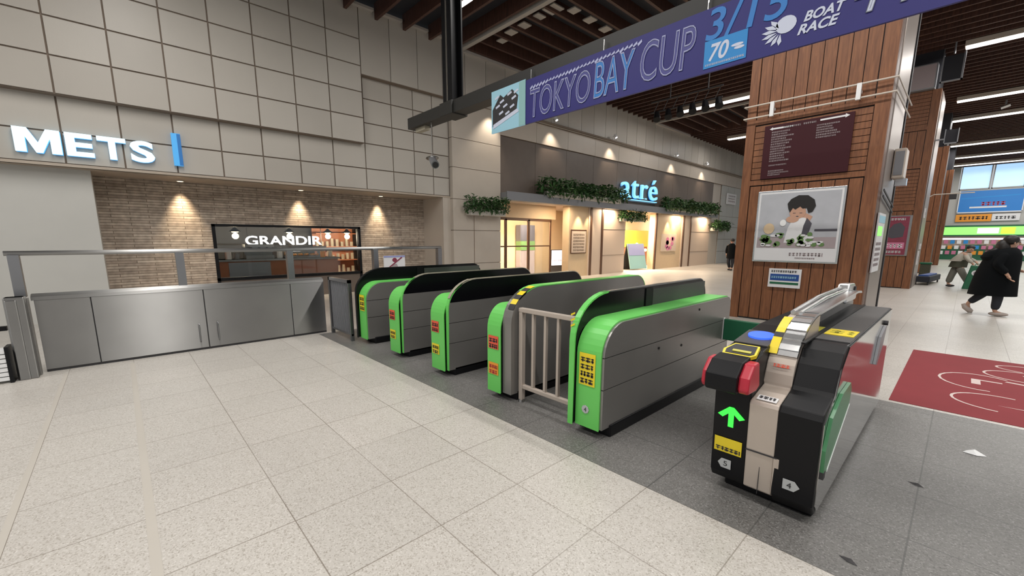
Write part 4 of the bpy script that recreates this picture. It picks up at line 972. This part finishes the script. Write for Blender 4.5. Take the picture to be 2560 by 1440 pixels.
# ---------------------------------------------------------------- storefront furniture
t = thing('wall_poster', 'pale framed notice on the lit panel left of the mall pillar', 'poster', (-11.24, 14.0, .98))
MB().box(0, .03, 0, 1.06, 0, 1.0).build('frame', 'bronze', t); flat('poster_sheet', rect(.04, 1.02, .04, .94), 'warm_wall_b', (.031, 0, 0), FACE_X, t); marks('print', print_lines([(.15, .9, .1 + .13 * k, .08) for k in range(6)]), 'stone_gap', (.035, 0, 0), FACE_X, t)
t = thing('wall_poster', 'pink flower poster on the lit panel of the far storefront', 'poster', (-11.24, 21.75, .93))
MB().box(0, .02, 0, 1.75, 0, .95).build('frame', 'warm_wall_b', t); marks('flower_shapes', [ell(random.Random(k).uniform(.5, 1.4), random.Random(k + 50).uniform(.15, .7), .18, .12, 10) for k in range(9)], 'pink', (.022, 0, 0), FACE_X, t)
t = thing('digital_signage', 'glowing white signage stand with dark base in the mall entrance', 'signage stand', (-12.5, 14.65, 0), rz=-.25)
MB().box(-.05, .05, -.40, .40, 0, 1.12).build('housing', 'ink', t); MB().box(.05, .06, -.34, .34, .42, 1.09).build('screen', 'lit_screen', t)
marks('screen_print', print_lines([(-.25, .25, .60, .07)]), 'text_grey', (.061, 0, 0), FACE_X, t)
t = thing('advert_stand', 'leaning blue and pale green advert stand at the second mall entrance', 'advert stand', (-11.9, 20.2, 0), rz=-.2)
b = MB(); b.prism_y([(-.30, 0), (-.26, 0), (.04, 1.36), (.0, 1.36)], -.6, .6); b.build('back_leg', 'ink', t)
b = MB(); b.add([(.36, -.62, .05), (.36, .62, .05), (.06, .62, 1.36), (.06, -.62, 1.36), (.33, -.62, .05), (.33, .62, .05), (.03, .62, 1.36), (.03, -.62, 1.36)], [(0, 1, 2, 3), (7, 6, 5, 4), (0, 4, 5, 1), (1, 5, 6, 2), (2, 6, 7, 3), (3, 7, 4, 0)]); b.build('board', 'teal_ad', t)
b = MB(); b.add([(.212, -.6, .75), (.212, .6, .75), (.078, .6, 1.33), (.078, -.6, 1.33)], [(0, 1, 2, 3)]); b.build('upper_picture', 'lilac_ad', t)
for k, (y0, y1) in enumerate([(9.95, 11.0), (11.0, 12.25), (12.25, 13.6)]):
    w = struct('door_%d' % (k + 1), MB().box(-12.0, -11.99, y0 + .05, y1 - .05, .08, 2.3), 'glass'); f = MB(); f.box(-12.03, -11.96, y0, y0 + .05, 0, 2.35); f.box(-12.03, -11.96, y1 - .05, y1, 0, 2.35); f.box(-12.03, -11.96, y0, y1, 2.30, 2.4); f.box(-12.03, -11.96, y0, y1, 0, .08); f.box(-12.02, -11.97, y0, y1, 1.28, 1.33)
    f.build('door_frame', 'bronze', w)
struct('wall_left', MB().box(-12.06, -11.94, 9.92, 13.85, 2.40, 2.94), 'warm_wall')
t = thing('display_shelf', 'green and grey shop display inside the mall entrance', 'display', (-13.4, 13.5, 0))
MB().box(-.15, .15, -.45, .45, 0, 1.1).build('cabinet', 'text_grey', t, bevel=.01); MB().box(-.15, .16, -.45, .45, 1.1, 1.5).build('green_board', 'leaf_salad', t); MB().box(-.15, .14, -.45, .45, 1.5, 2.2).build('upper_board', 'photo_dark', t)
t = thing('display_shelf', 'yellow-green shop display inside the second mall entrance', 'display', (-13.3, 22.4, 0))
MB().box(-.2, .2, -1.3, 1.3, 0, 1.15).build('cabinet', 'rust', t, bevel=.01); MB().box(-.2, .22, -1.3, 1.3, 1.15, 2.1).build('green_board', 'yellow_dim', t)
b = MB(); [b.ball((.25, -1 + .5 * k, .6 + .35 * (k % 3)), .09) for k in range(5)]; b.build('globe_lamps', 'lit_warm', t)
# planters
def leafy(mb, rnd, n, ax, ay, az, size=.10):
    for _ in range(n):
        while True:
            p = Vector((rnd.uniform(-1, 1), rnd.uniform(-1, 1), rnd.uniform(-1, 1)))
            if abs(p.y) < .8 or p.length < 1.1: break
        c = Vector((p.x * ax, p.y * ay, p.z * az)); s = size * rnd.uniform(.6, 1.3)
        q = Euler((rnd.uniform(-.9, .9), rnd.uniform(-.6, 1.2), rnd.uniform(0, 6.28))).to_matrix()
        pts = [(0, 0, 0), (.5, .28, .06), (1, .18, .02), (1.35, 0, -.1), (1, -.18, .02), (.5, -.28, .06)]
        mb.mi(rnd.choice((0, 0, 1))); v = [c + q @ (Vector(a) * s) for a in pts]; mb.add(v, [(0, 1, 2, 3), (0, 3, 4, 5)])
def planter(label, x, y0, y1, z0, z1, dens=150, size=.11):
    t = thing('hanging_planter', label, 'planter', (x, (y0 + y1) / 2, z0), group='planters along the mall front')
    L = (y1 - y0) / 2; h = (z1 - z0); 
    MB().box(-.14, .14, -L * .88, L * .88, h * .02, h * .34).build('trough', 'tile_beige', t, bevel=.015)
    rnd = random.Random(int(y0 * 10)); b = MB()
    k = max(1, round((y1 - y0) / 1.1))
    for i in range(k):
        sub = MB(); cy = -L + (i + .5) * 2 * L / k; hh = h * rnd.uniform(.38, .52)
        leafy(sub, rnd, dens, .24, L / k * 1.15, hh, size)
        for (p) in sub.v: b.v.append((p[0] + .10, p[1] + cy, p[2] + h * .58))
        o = len(b.v) - len(sub.v); b.f += [tuple(q + o for q in f) for f in sub.f]; b.m += sub.m
    b.build('foliage', ['foliage', 'foliage_b'], t)
planter('leafy planter hanging on the stone pier', -10.85, 8.25, 9.95, 2.32, 2.95, 460, .10)
planter('longest leafy planter on the canopy left of the blue lettering', -10.85, 11.6, 17.2, 3.12, 3.80, 330, .14)
planter('small leafy planter under the canopy edge at the second mall entrance', -11.0, 17.3, 19.3, 2.40, 2.95, 300, .13)
planter('long leafy planter on the canopy right of the blue lettering', -10.85, 20.9, 27.6, 3.04, 3.68, 300, .15)
planter('farthest small leafy planter, beyond the end of the canopy', -10.95, 27.6, 30.0, 2.1, 2.72, 280, .14)
t = thing('wall_plaque', 'pale notice plaque on the grey tiled wall beyond the mall front', 'plaque', (-11.12, 30.0, 3.9)); MB().box(0, .05, 0, 1.6, 0, .7).build('board', 'paper', t); marks('print', print_lines([(.2, 1.4, .15 + .17 * k, .1) for k in range(3)]), 'text_grey', (.052, 0, 0), FACE_X, t)

# ---------------------------------------------------------------- far end: shop, advert, signs
t = thing('shop_sign_band', 'bright green glowing shop fascia at the far end of the hall', 'sign', (-1.7, 49.6, 1.95))
MB().box(0, 10, .0, .35, 0, .62).build('fascia', 'lit_shop', t); MB().box(2.1, 3.2, -.01, .0, .1, .52).build('white_patch', 'lit_shop_white', t); MB().box(3.3, 4.0, -.01, .0, .06, .56).build('yellow_patch', 'lit_shop_yellow', t)
MB().box(-.05, 10, -.03, .38, .62, .74).build('top_edge', 'green_dark', t); MB().box(-.05, 10, -.03, .38, -.10, 0).build('bottom_edge', 'green_dark', t)
t = thing('convenience_shop', 'lit convenience shop with goods shelves at the far end, behind the walking people', 'shop', (-1.7, 49.3, 0))
MB().box(0, 10, .55, .65, 0, 1.84).build('back_wall', 'warm_wall_b', t); rnd = random.Random(21)
b = MB(); 
for k in range(7): b.box(.2 + 1.4 * k, 1.3 + 1.4 * k, .0, .5, 0, rnd.uniform(.9, 1.3))
b.build('shelves', 'green_dark', t)
b = MB()
for k in range(78):
    b.mi(rnd.randrange(4)); x = .2 + .36 * (k // 3) + .1 * (k % 3); b.box(x, x + .24, -.05, .3, .42 + .42 * (k % 3), .70 + .42 * (k % 3))
b.build('goods', ['pink', 'white', 'orange', 'banner_cyan'], t)
b = MB(); b.box(.1, 9.8, .5, .54, 1.58, 1.70); b.build('light_panel', 'lit_screen', t)
t = thing('advert_board', 'large blue advert with a red line under the end wall windows', 'advert', (-.85, 49.95, 3.72))
MB().box(0, 3.25, -.1, 0, 0, 1.6).build('board', 'ad_blue', t); b = MB(); b.box(-.06, 0, -.12, 0, -.05, 1.65); b.box(3.25, 3.3, -.12, 0, -.05, 1.65); b.box(-.06, 3.3, -.12, 0, -.08, 0); b.build('frame', 'paper', t)
marks('red_print', print_lines([(1.2, 2.4, .45, .28)]), 'red', (0, -.103, 0), FACE_Y, t); flat('pale_line', rect(.6, 2.5, .28, .40), 'paper', (0, -.105, 0), FACE_Y, t); flat('wave', [(.1, 1.0), (3.1, 1.15), (3.1, 1.22), (.1, 1.08)], 'banner_cyan', (0, -.103, 0), FACE_Y, t)
t = thing('direction_sign', 'orange direction sign with a white end below the blue advert', 'sign', (-.9, 49.98, 2.98))
MB().box(0, 1.9, -.08, 0, 0, .55).build('orange_board', 'orange', t); MB().box(1.92, 3.3, -.08, 0, 0.03, .55).build('white_board', 'paper', t); marks('print', print_lines([(.2, 1.7, .15, .25)]), 'ink', (0, -.083, 0), FACE_Y, t); marks('print', print_lines([(2.1, 3.1, .15, .22)]), 'ink', (0, -.083, 0), FACE_Y, t)

# ---------------------------------------------------------------- floor mat and litter
t = thing('floor_graphic', 'maroon floor mat with white line drawings right of the black gate', 'floor mat', (-.33, 5.42, 0))
MB().box(0, 3.6, 0, 2.82, 0, .004).build('sheet', 'mat_red', t)
def arcs(cx, cy, rx, ry, a0, a1, w=.022, n=14):
    o_, i_ = ell(cx, cy, rx, ry, n, a0, a1), ell(cx, cy, rx - w, ry - w, n, a0, a1)
    lo, li = ell(cx, cy, rx, ry, n, a0, a1) + [(cx + rx * math.cos(a1), cy + ry * math.sin(a1))], ell(cx, cy, rx - w, ry - w, n, a0, a1) + [(cx + (rx - w) * math.cos(a1), cy + (ry - w) * math.sin(a1))]
    return [[lo[i], lo[i + 1], li[i + 1], li[i]] for i in range(len(lo) - 1)]
D = []
for (cx, cy, rx, ry, a0, a1) in [(.75, .62, .35, .30, 1.3, 4.6), (.62, 1.42, .33, .38, .9, 4.9), (1.0, 2.0, .36, .26, 1.2, 4.9), (1.15, 2.45, .40, .20, .5, 4.2), (2.4, 2.15, .35, .25, -1.5, 1.6), (2.2, 1.2, .35, .35, -1.3, 1.2), (1.5, .25, .6, .14, 3.3, 6.1), (1.9, .75, .7, .1, .2, 2.6), (2.1, .45, .5, .22, 3.3, 6.2)]: D += arcs(cx, cy, rx, ry, a0, a1)
D += [rect(1.12, 1.42, .42, .70), [(.72, .55), (1.12, .53), (1.12, .57)], [(1.42, .48), (1.7, .45), (1.42, .52)], [(.98, 1.05), (1.25, 1.00), (1.3, 1.3), (1.18, 1.35), (1.15, 1.2), (1.02, 1.38), (.95, 1.3)], [(1.32, 1.1), (1.55, 1.1), (1.52, 1.22), (1.36, 1.24)], [(.8, 1.62), (1.7, 1.4), (1.72, 1.47), (.82, 1.66)], [(1.0, 1.85), (1.2, 1.8), (1.1, 1.9), (1.2, 2.05), (1.08, 2.0), (.95, 2.1)], [(1.3, 1.95), (1.5, 1.9), (1.42, 2.02)], [(.55, 1.3), (.62, 1.3), (.62, 1.5), (.78, 1.5), (.78, 1.54), (.55, 1.54)], [(1.2, 2.25), (1.5, 2.2), (1.5, 2.28)], [(1.8, .95), (2.0, .85), (2.02, 1.1), (1.95, 1.1), (1.93, .98), (1.82, 1.05)]]
marks('line_drawing', D, 'mat_white', (0, 0, .0045), (0, 0, 0), t, .0008)
t = thing('paper_scrap', 'crumpled white scrap of paper on the grey floor at lower right', 'litter', (.22, 4.47, 0))
MB().add([(-.05, -.02, .002), (.02, -.04, .004), (.07, .0, .002), (.01, .035, .022), (-.03, .03, .004), (.0, .0, .03)], [(0, 1, 5), (1, 2, 5), (2, 3, 5), (3, 4, 5), (4, 0, 5)]).build('scrap', 'white', t)
for lb, x, y in (('dark leaf-like scrap on the grey floor below the white paper', -.03, 3.6), ('dark scrap on the grey floor at the bottom edge', -.20, 2.46)):
    t = thing('dark_scrap', lb, 'litter', (x, y, 0)); MB().add([(-.04, .015, .002), (.0, -.012, .004), (.04, -.012, .002), (.01, .014, .010)], [(0, 1, 3), (1, 2, 3)]).build('scrap', 'ink', t)

# ---------------------------------------------------------------- people
def skin_mesh(name, nodes, edges, m, parent, sub=2, root=None):
    """one continuous surface grown along a skeleton: nodes {key: (pos, radius or (rx, ry))}"""
    keys = list(nodes); idx = {k: i for i, k in enumerate(keys)}
    me = bpy.data.meshes.new(name); me.from_pydata([nodes[k][0] for k in keys], [(idx[a], idx[c]) for a, c in edges], [])
    o = bpy.data.objects.new(name, me); COL.objects.link(o)
    o.modifiers.new('skin', 'SKIN'); sd = o.modifiers.new('sub', 'SUBSURF'); sd.levels = sub; sd.render_levels = sub
    if not me.skin_vertices: 
        lay = None
        bm = bmesh.new(); bm.from_mesh(me); bm.verts.layers.skin.verify(); bm.to_mesh(me); bm.free()
    for k, sv in zip(keys, me.skin_vertices[0].data):
        r = nodes[k][1]; sv.radius = r if isinstance(r, tuple) else (r, r); sv.use_root = (k == (root or keys[0]))
    dg = bpy.context.evaluated_depsgraph_get(); dg.update()
    m2 = bpy.data.meshes.new_from_object(o.evaluated_get(dg)); COL.objects.unlink(o); bpy.data.objects.remove(o)
    for p in m2.polygons: p.use_smooth = True
    m2.materials.clear(); m2.materials.append(MATS[m]); m2.name = name
    o = bpy.data.objects.new(name, m2); COL.objects.link(o); o.parent = parent
    return o
def hand(N, E, key, base, fwd, side, s=1.0):
    """palm, four unequal bent fingers and a thumb leaving the side of the palm"""
    base = Vector(base); fwd = Vector(fwd).normalized(); side = Vector(side).normalized(); nrm = fwd.cross(side).normalized()
    pk = key + '_palm'; N[pk] = (tuple(base + fwd * .05 * s), .028 * s); E.append((key, pk))
    for i, (o_, l) in enumerate([(-.030, .070), (-.010, .082), (.010, .078), (.030, .060)]):
        k1, k2, k3 = ['%s_f%d%s' % (key, i, q) for q in 'abc']
        p = base + fwd * .09 * s + side * o_ * s; N[k1] = (tuple(p), .010 * s); N[k2] = (tuple(p + fwd * l * .5 * s + nrm * .012 * s), .009 * s); N[k3] = (tuple(p + fwd * l * .85 * s + nrm * .035 * s), .008 * s)
        E += [(pk, k1), (k1, k2), (k2, k3)]
    k1, k2 = key + '_t1', key + '_t2'; p = base + fwd * .03 * s - side * .04 * s
    N[k1] = (tuple(p), .012 * s); N[k2] = (tuple(p + fwd * .045 * s - side * .02 * s + nrm * .015 * s), .009 * s); E += [(pk, k1), (k1, k2)]
def face(parent, c, d, r=.10):
    """eyes, nose, mouth and ears on a head centred at c looking along d"""
    c = Vector(c); d = Vector(d).normalized(); s = d.cross(Vector((0, 0, 1))).normalized(); u = Vector((0, 0, 1))
    b = MB(); [b.ball(tuple(c + d * r * .86 + s * q * .034 + u * .005), .012, .012, .009, 8, 6) for q in (-1, 1)]; b.build('eyes', 'ink', parent, smooth=True)
    b = MB(); b.tube([tuple(c + d * r * .90 + u * .0), tuple(c + d * r * 1.10 - u * .03), tuple(c + d * r * .92 - u * .04)], [.010, .017, .012], 8); b.build('nose', 'skin', parent, smooth=True)
    b = MB(); b.ball(tuple(c + d * r * .90 - u * .062), .026, .026, .008, 8, 6); b.build('mouth', 'pink', parent, smooth=True)
    b = MB(); [b.ball(tuple(c + s * q * r * .80 - u * .01), .014, .02, .032, 8, 6) for q in (-1, 1)]; b.build('ears', 'skin', parent, smooth=True)

# person in a long black coat, mid-stride, walking to the right
t = thing('person', 'person in a long black coat and dark trousers walking past, mid-stride', 'person', (.50, 13.3, 0), rz=0)
N = {'pelvis': ((0, 0, .86), (.13, .11)), 'chest': ((.06, 0, 1.18), (.15, .11)), 'neckb': ((.09, 0, 1.34), (.07, .06)), 'neck': ((.10, 0, 1.41), .05), 'head': ((.12, 0, 1.50), (.085, .095)), 'crown': ((.12, 0, 1.575), (.07, .08)),
     'rh': ((.0, -.09, .80), .085), 'rk': ((.06, -.09, .45), .06), 'ra': ((.05, -.09, .09), .038), 'rt': ((.17, -.09, .045), .036), 'lh': ((-.03, .09, .80), .085), 'lk': ((-.12, .09, .47), .058), 'la': ((-.34, .09, .20), .036), 'lt': ((-.30, .09, .07), .034),
     'rs': ((.08, -.19, 1.30), .055), 're': ((-.03, -.25, 1.06), .042), 'rw': ((.12, -.26, .86), .030), 'ls': ((.08, .19, 1.30), .055), 'le': ((.12, .25, 1.05), .042), 'lw': ((.30, .22, .93), .030)}
E = [('pelvis', 'chest'), ('chest', 'neckb'), ('neckb', 'neck'), ('neck', 'head'), ('head', 'crown'), ('pelvis', 'rh'), ('rh', 'rk'), ('rk', 'ra'), ('ra', 'rt'), ('pelvis', 'lh'), ('lh', 'lk'), ('lk', 'la'), ('la', 'lt'), ('chest', 'rs'), ('rs', 're'), ('re', 'rw'), ('chest', 'ls'), ('ls', 'le'), ('le', 'lw')]
hand(N, E, 'rw', (.12, -.26, .85), (.5, 0, -.8), (0, 1, 0)); hand(N, E, 'lw', (.30, .22, .93), (.9, 0, -.3), (0, 1, 0))
skin_mesh('body', N, E, 'skin', t, root='pelvis')
face(t, (.12, 0, 1.50), (1, .25, 0))
def ring_mesh(name, rings, m, parent, n=18):
    """closed tube through elliptical rings (x, y, z, rx, ry)"""
    b = MB(); vs = []
    for (x, y, z, rx, ry) in rings: vs += [(x + rx * math.cos(2 * PI * j / n) * (1 + .05 * math.sin(5 * j)), y + ry * math.sin(2 * PI * j / n) * (1 + .04 * math.cos(3 * j)), z) for j in range(n)]
    fs = []
    for i in range(len(rings) - 1):
        for j in range(n): fs.append((i * n + j, i * n + (j + 1) % n, (i + 1) * n + (j + 1) % n, (i + 1) * n + j))
    fs += [tuple(range(n))[::-1], tuple(range((len(rings) - 1) * n, len(rings) * n))]; b.add(vs, fs); return b.build(name, m, parent, smooth=True)
ring_mesh('coat', [(-.02, 0, .42, .34, .28), (-.02, 0, .55, .33, .27), (-.01, 0, .85, .30, .25), (.02, 0, 1.08, .27, .26), (.04, 0, 1.25, .24, .26), (.07, 0, 1.36, .16, .19), (.10, 0, 1.40, .08, .09)], 'coat_black', t)
skin_mesh('coat_sleeve', {'a': ((.07, -.17, 1.30), .095), 'b': ((-.05, -.27, 1.06), .085), 'c': ((.11, -.27, .88), .065)}, [('a', 'b'), ('b', 'c')], 'coat_black', t)
skin_mesh('coat_sleeve', {'a': ((.08, .17, 1.30), .095), 'b': ((.13, .27, 1.06), .085), 'c': ((.28, .23, .95), .062)}, [('a', 'b'), ('b', 'c')], 'coat_black', t)
skin_mesh('trouser_leg', {'a': ((.0, -.09, .62), .105), 'b': ((.065, -.09, .42), .088), 'c': ((.05, -.09, .11), .068)}, [('a', 'b'), ('b', 'c')], 'trouser_dark', t)
skin_mesh('trouser_leg', {'a': ((-.06, .09, .62), .105), 'b': ((-.12, .09, .46), .088), 'c': ((-.32, .09, .22), .062)}, [('a', 'b'), ('b', 'c')], 'trouser_dark', t)
b = MB(); b.ball((.11, -.09, .045), .14, .052, .045, 14, 8); b.build('shoe', 'shoe_pale', t, smooth=True)
b = MB(); b.tube([(-.40, .09, .19), (-.36, .09, .12), (-.28, .09, .045), (-.24, .09, .035)], [.03, .052, .05, .03], 12); b.build('shoe', 'shoe_pale', t, smooth=True)
b = MB(); b.ball((.09, 0, 1.545), .115, .115, .105, 16, 10); b.ball((-.0, 0, 1.40), .11, .13, .17, 14, 8); b.ball((-.08, 0, 1.27), .10, .15, .14, 14, 8); b.build('hair', 'hair', t, smooth=True)
ring_mesh('hood', [(-.10, 0, 1.10, .12, .17), (-.13, 0, 1.2, .15, .2), (-.10, 0, 1.3, .13, .18), (-.04, 0, 1.37, .08, .12)], 'coat_black', t)
# person bending forward with the green bag
t = thing('person', 'person in cream and olive clothes leaning over a large green bag', 'person', (-.12, 20.5, 0))
N = {'pelvis': ((0, 0, .78), (.13, .11)), 'chest': ((.10, -.02, 1.03), (.14, .11)), 'neckb': ((.16, -.04, 1.14), (.06, .06)), 'neck': ((.19, -.06, 1.19), .05), 'head': ((.22, -.09, 1.25), (.085, .09)), 'crown': ((.23, -.10, 1.32), .07),
     'rh': ((.05, -.09, .72), .085), 'rk': ((.16, -.14, .42), .06), 'ra': ((.34, -.09, .09), .038), 'rt': ((.42, -.14, .04), .036), 'lh': ((-.05, .09, .72), .085), 'lk': ((-.10, .02, .42), .06), 'la': ((-.16, .09, .09), .038), 'lt': ((-.06, .0, .04), .036),
     'rs': ((.12, -.19, 1.10), .055), 're': ((.20, -.32, .92), .042), 'rw': ((.32, -.30, .80), .03), 'ls': ((.02, .16, 1.10), .055), 'le': ((.26, .10, .92), .042), 'lw': ((.40, -.05, .84), .03)}
E = [('pelvis', 'chest'), ('chest', 'neckb'), ('neckb', 'neck'), ('neck', 'head'), ('head', 'crown'), ('pelvis', 'rh'), ('rh', 'rk'), ('rk', 'ra'), ('ra', 'rt'), ('pelvis', 'lh'), ('lh', 'lk'), ('lk', 'la'), ('la', 'lt'), ('chest', 'rs'), ('rs', 're'), ('re', 'rw'), ('chest', 'ls'), ('ls', 'le'), ('le', 'lw')]
hand(N, E, 'rw', (.32, -.30, .80), (.4, 0, -.9), (0, 1, 0)); hand(N, E, 'lw', (.40, -.05, .84), (.4, -.2, -.9), (0, 1, 0))
skin_mesh('body', N, E, 'skin', t, root='pelvis'); face(t, (.22, -.09, 1.25), (.5, -.85, -.1))
ring_mesh('jacket', [(.0, 0, .66, .21, .19), (.02, 0, .80, .20, .18), (.08, -.01, .98, .19, .20), (.12, -.03, 1.09, .14, .18), (.16, -.04, 1.15, .08, .09)], 'olive', t)
ring_mesh('vest', [(.0, 0, .86, .215, .195), (.07, -.01, .98, .20, .21), (.12, -.03, 1.10, .15, .185), (.15, -.04, 1.14, .09, .10)], 'coat_cream', t)
skin_mesh('sleeve', {'a': ((.12, -.17, 1.08), .075), 'b': ((.20, -.31, .93), .062), 'c': ((.31, -.30, .82), .048)}, [('a', 'b'), ('b', 'c')], 'coat_cream', t)
skin_mesh('sleeve', {'a': ((.03, .14, 1.08), .075), 'b': ((.25, .10, .93), .062), 'c': ((.39, -.04, .86), .048)}, [('a', 'b'), ('b', 'c')], 'coat_cream', t)
skin_mesh('trouser_leg', {'a': ((.03, -.09, .68), .11), 'b': ((.16, -.13, .42), .095), 'c': ((.33, -.10, .12), .088)}, [('a', 'b'), ('b', 'c')], 'trouser_grey', t)
skin_mesh('trouser_leg', {'a': ((-.03, .08, .68), .11), 'b': ((-.10, .03, .42), .095), 'c': ((-.16, .08, .12), .088)}, [('a', 'b'), ('b', 'c')], 'trouser_grey', t)
b = MB(); b.ball((.38, -.12, .04), .11, .06, .04); b.build('shoe', 'ink', t, smooth=True); b = MB(); b.ball((-.10, .04, .04), .11, .06, .04); b.build('shoe', 'ink', t, smooth=True)
b = MB(); b.ball((.215, -.06, 1.30), .105, .10, .085, 16, 10); b.build('hair', 'hair', t, smooth=True)
t = thing('shopping_bag', 'large dark green bag with a round white emblem', 'bag', (.27, 19.96, .0))
b = MB(); b.prism_y([(-.22, 0.0), (.20, 0.0), (.26, .74), (-.10, .76)], -.10, .10); b.build('bag_body', 'green_dark', t, bevel=.02)
flat('emblem', ell(.02, .52, .085, .085, 20), 'paper', (0, -.104, 0), FACE_Y, t); flat('emblem_centre', ell(.02, .52, .05, .05, 14), 'text_grey', (0, -.109, 0), FACE_Y, t)
b = MB(); b.tube([(-.02, 0, .74), (.0, 0, .80), (.10, 0, .80), (.16, 0, .74)], .012, 6); b.build('handle', 'green_dark', t)

# dark-clothed person far away at the left edge of the nearest pillar
t = thing('person', 'dark-clothed person far away beside the left edge of the nearest pillar', 'person', (-8.12, 23.2, 0))
N = {'pelvis': ((0, 0, .85), (.13, .11)), 'chest': ((0, 0, 1.17), (.15, .11)), 'neck': ((0, 0, 1.38), .05), 'head': ((0, 0, 1.48), (.085, .095)), 'crown': ((0, 0, 1.56), .07),
     'rh': ((.08, 0, .80), .085), 'rk': ((.08, .05, .45), .06), 'ra': ((.07, .0, .09), .038), 'rt': ((.07, -.12, .04), .036), 'lh': ((-.08, 0, .80), .085), 'lk': ((-.10, -.06, .45), .06), 'la': ((-.09, .15, .10), .038), 'lt': ((-.09, .04, .04), .036),
     'rs': ((.18, 0, 1.3), .055), 're': ((.24, .02, 1.05), .042), 'rw': ((.25, -.06, .82), .03), 'ls': ((-.18, 0, 1.3), .055), 'le': ((-.24, .02, 1.05), .042), 'lw': ((-.25, .06, .82), .03)}
E = [('pelvis', 'chest'), ('chest', 'neck'), ('neck', 'head'), ('head', 'crown'), ('pelvis', 'rh'), ('rh', 'rk'), ('rk', 'ra'), ('ra', 'rt'), ('pelvis', 'lh'), ('lh', 'lk'), ('lk', 'la'), ('la', 'lt'), ('chest', 'rs'), ('rs', 're'), ('re', 'rw'), ('chest', 'ls'), ('ls', 'le'), ('le', 'lw')]
hand(N, E, 'rw', (.25, -.06, .82), (0, -.2, -1), (0, 1, 0)); hand(N, E, 'lw', (-.25, .06, .82), (0, 0, -1), (0, 1, 0))
skin_mesh('body', N, E, 'skin', t, root='pelvis'); face(t, (0, 0, 1.48), (0, -1, 0))
ring_mesh('coat', [(0, 0, .62, .22, .18), (0, 0, .85, .20, .17), (0, 0, 1.1, .19, .16), (0, 0, 1.28, .21, .14), (0, 0, 1.38, .08, .08)], 'coat_black', t)
for s_ in (-1, 1):
    skin_mesh('sleeve', {'a': ((.17 * s_, 0, 1.30), .08), 'b': ((.245 * s_, .02, 1.05), .07), 'c': ((.25 * s_, -.02 * s_, .86), .05)}, [('a', 'b'), ('b', 'c')], 'coat_black', t)
skin_mesh('trouser_leg', {'a': ((.08, 0, .75), .10), 'b': ((.08, .04, .45), .085), 'c': ((.07, .0, .12), .065)}, [('a', 'b'), ('b', 'c')], 'trouser_dark', t)
skin_mesh('trouser_leg', {'a': ((-.08, 0, .75), .10), 'b': ((-.10, -.05, .45), .085), 'c': ((-.09, .14, .13), .065)}, [('a', 'b'), ('b', 'c')], 'trouser_dark', t)
b = MB(); b.ball((.07, -.06, .04), .055, .13, .04); b.ball((-.09, .09, .045), .055, .13, .04); b.build('shoes', 'ink', t, smooth=True)
b = MB(); b.ball((0, .02, 1.53), .105, .11, .10, 16, 10); b.build('hair', 'hair', t, smooth=True)
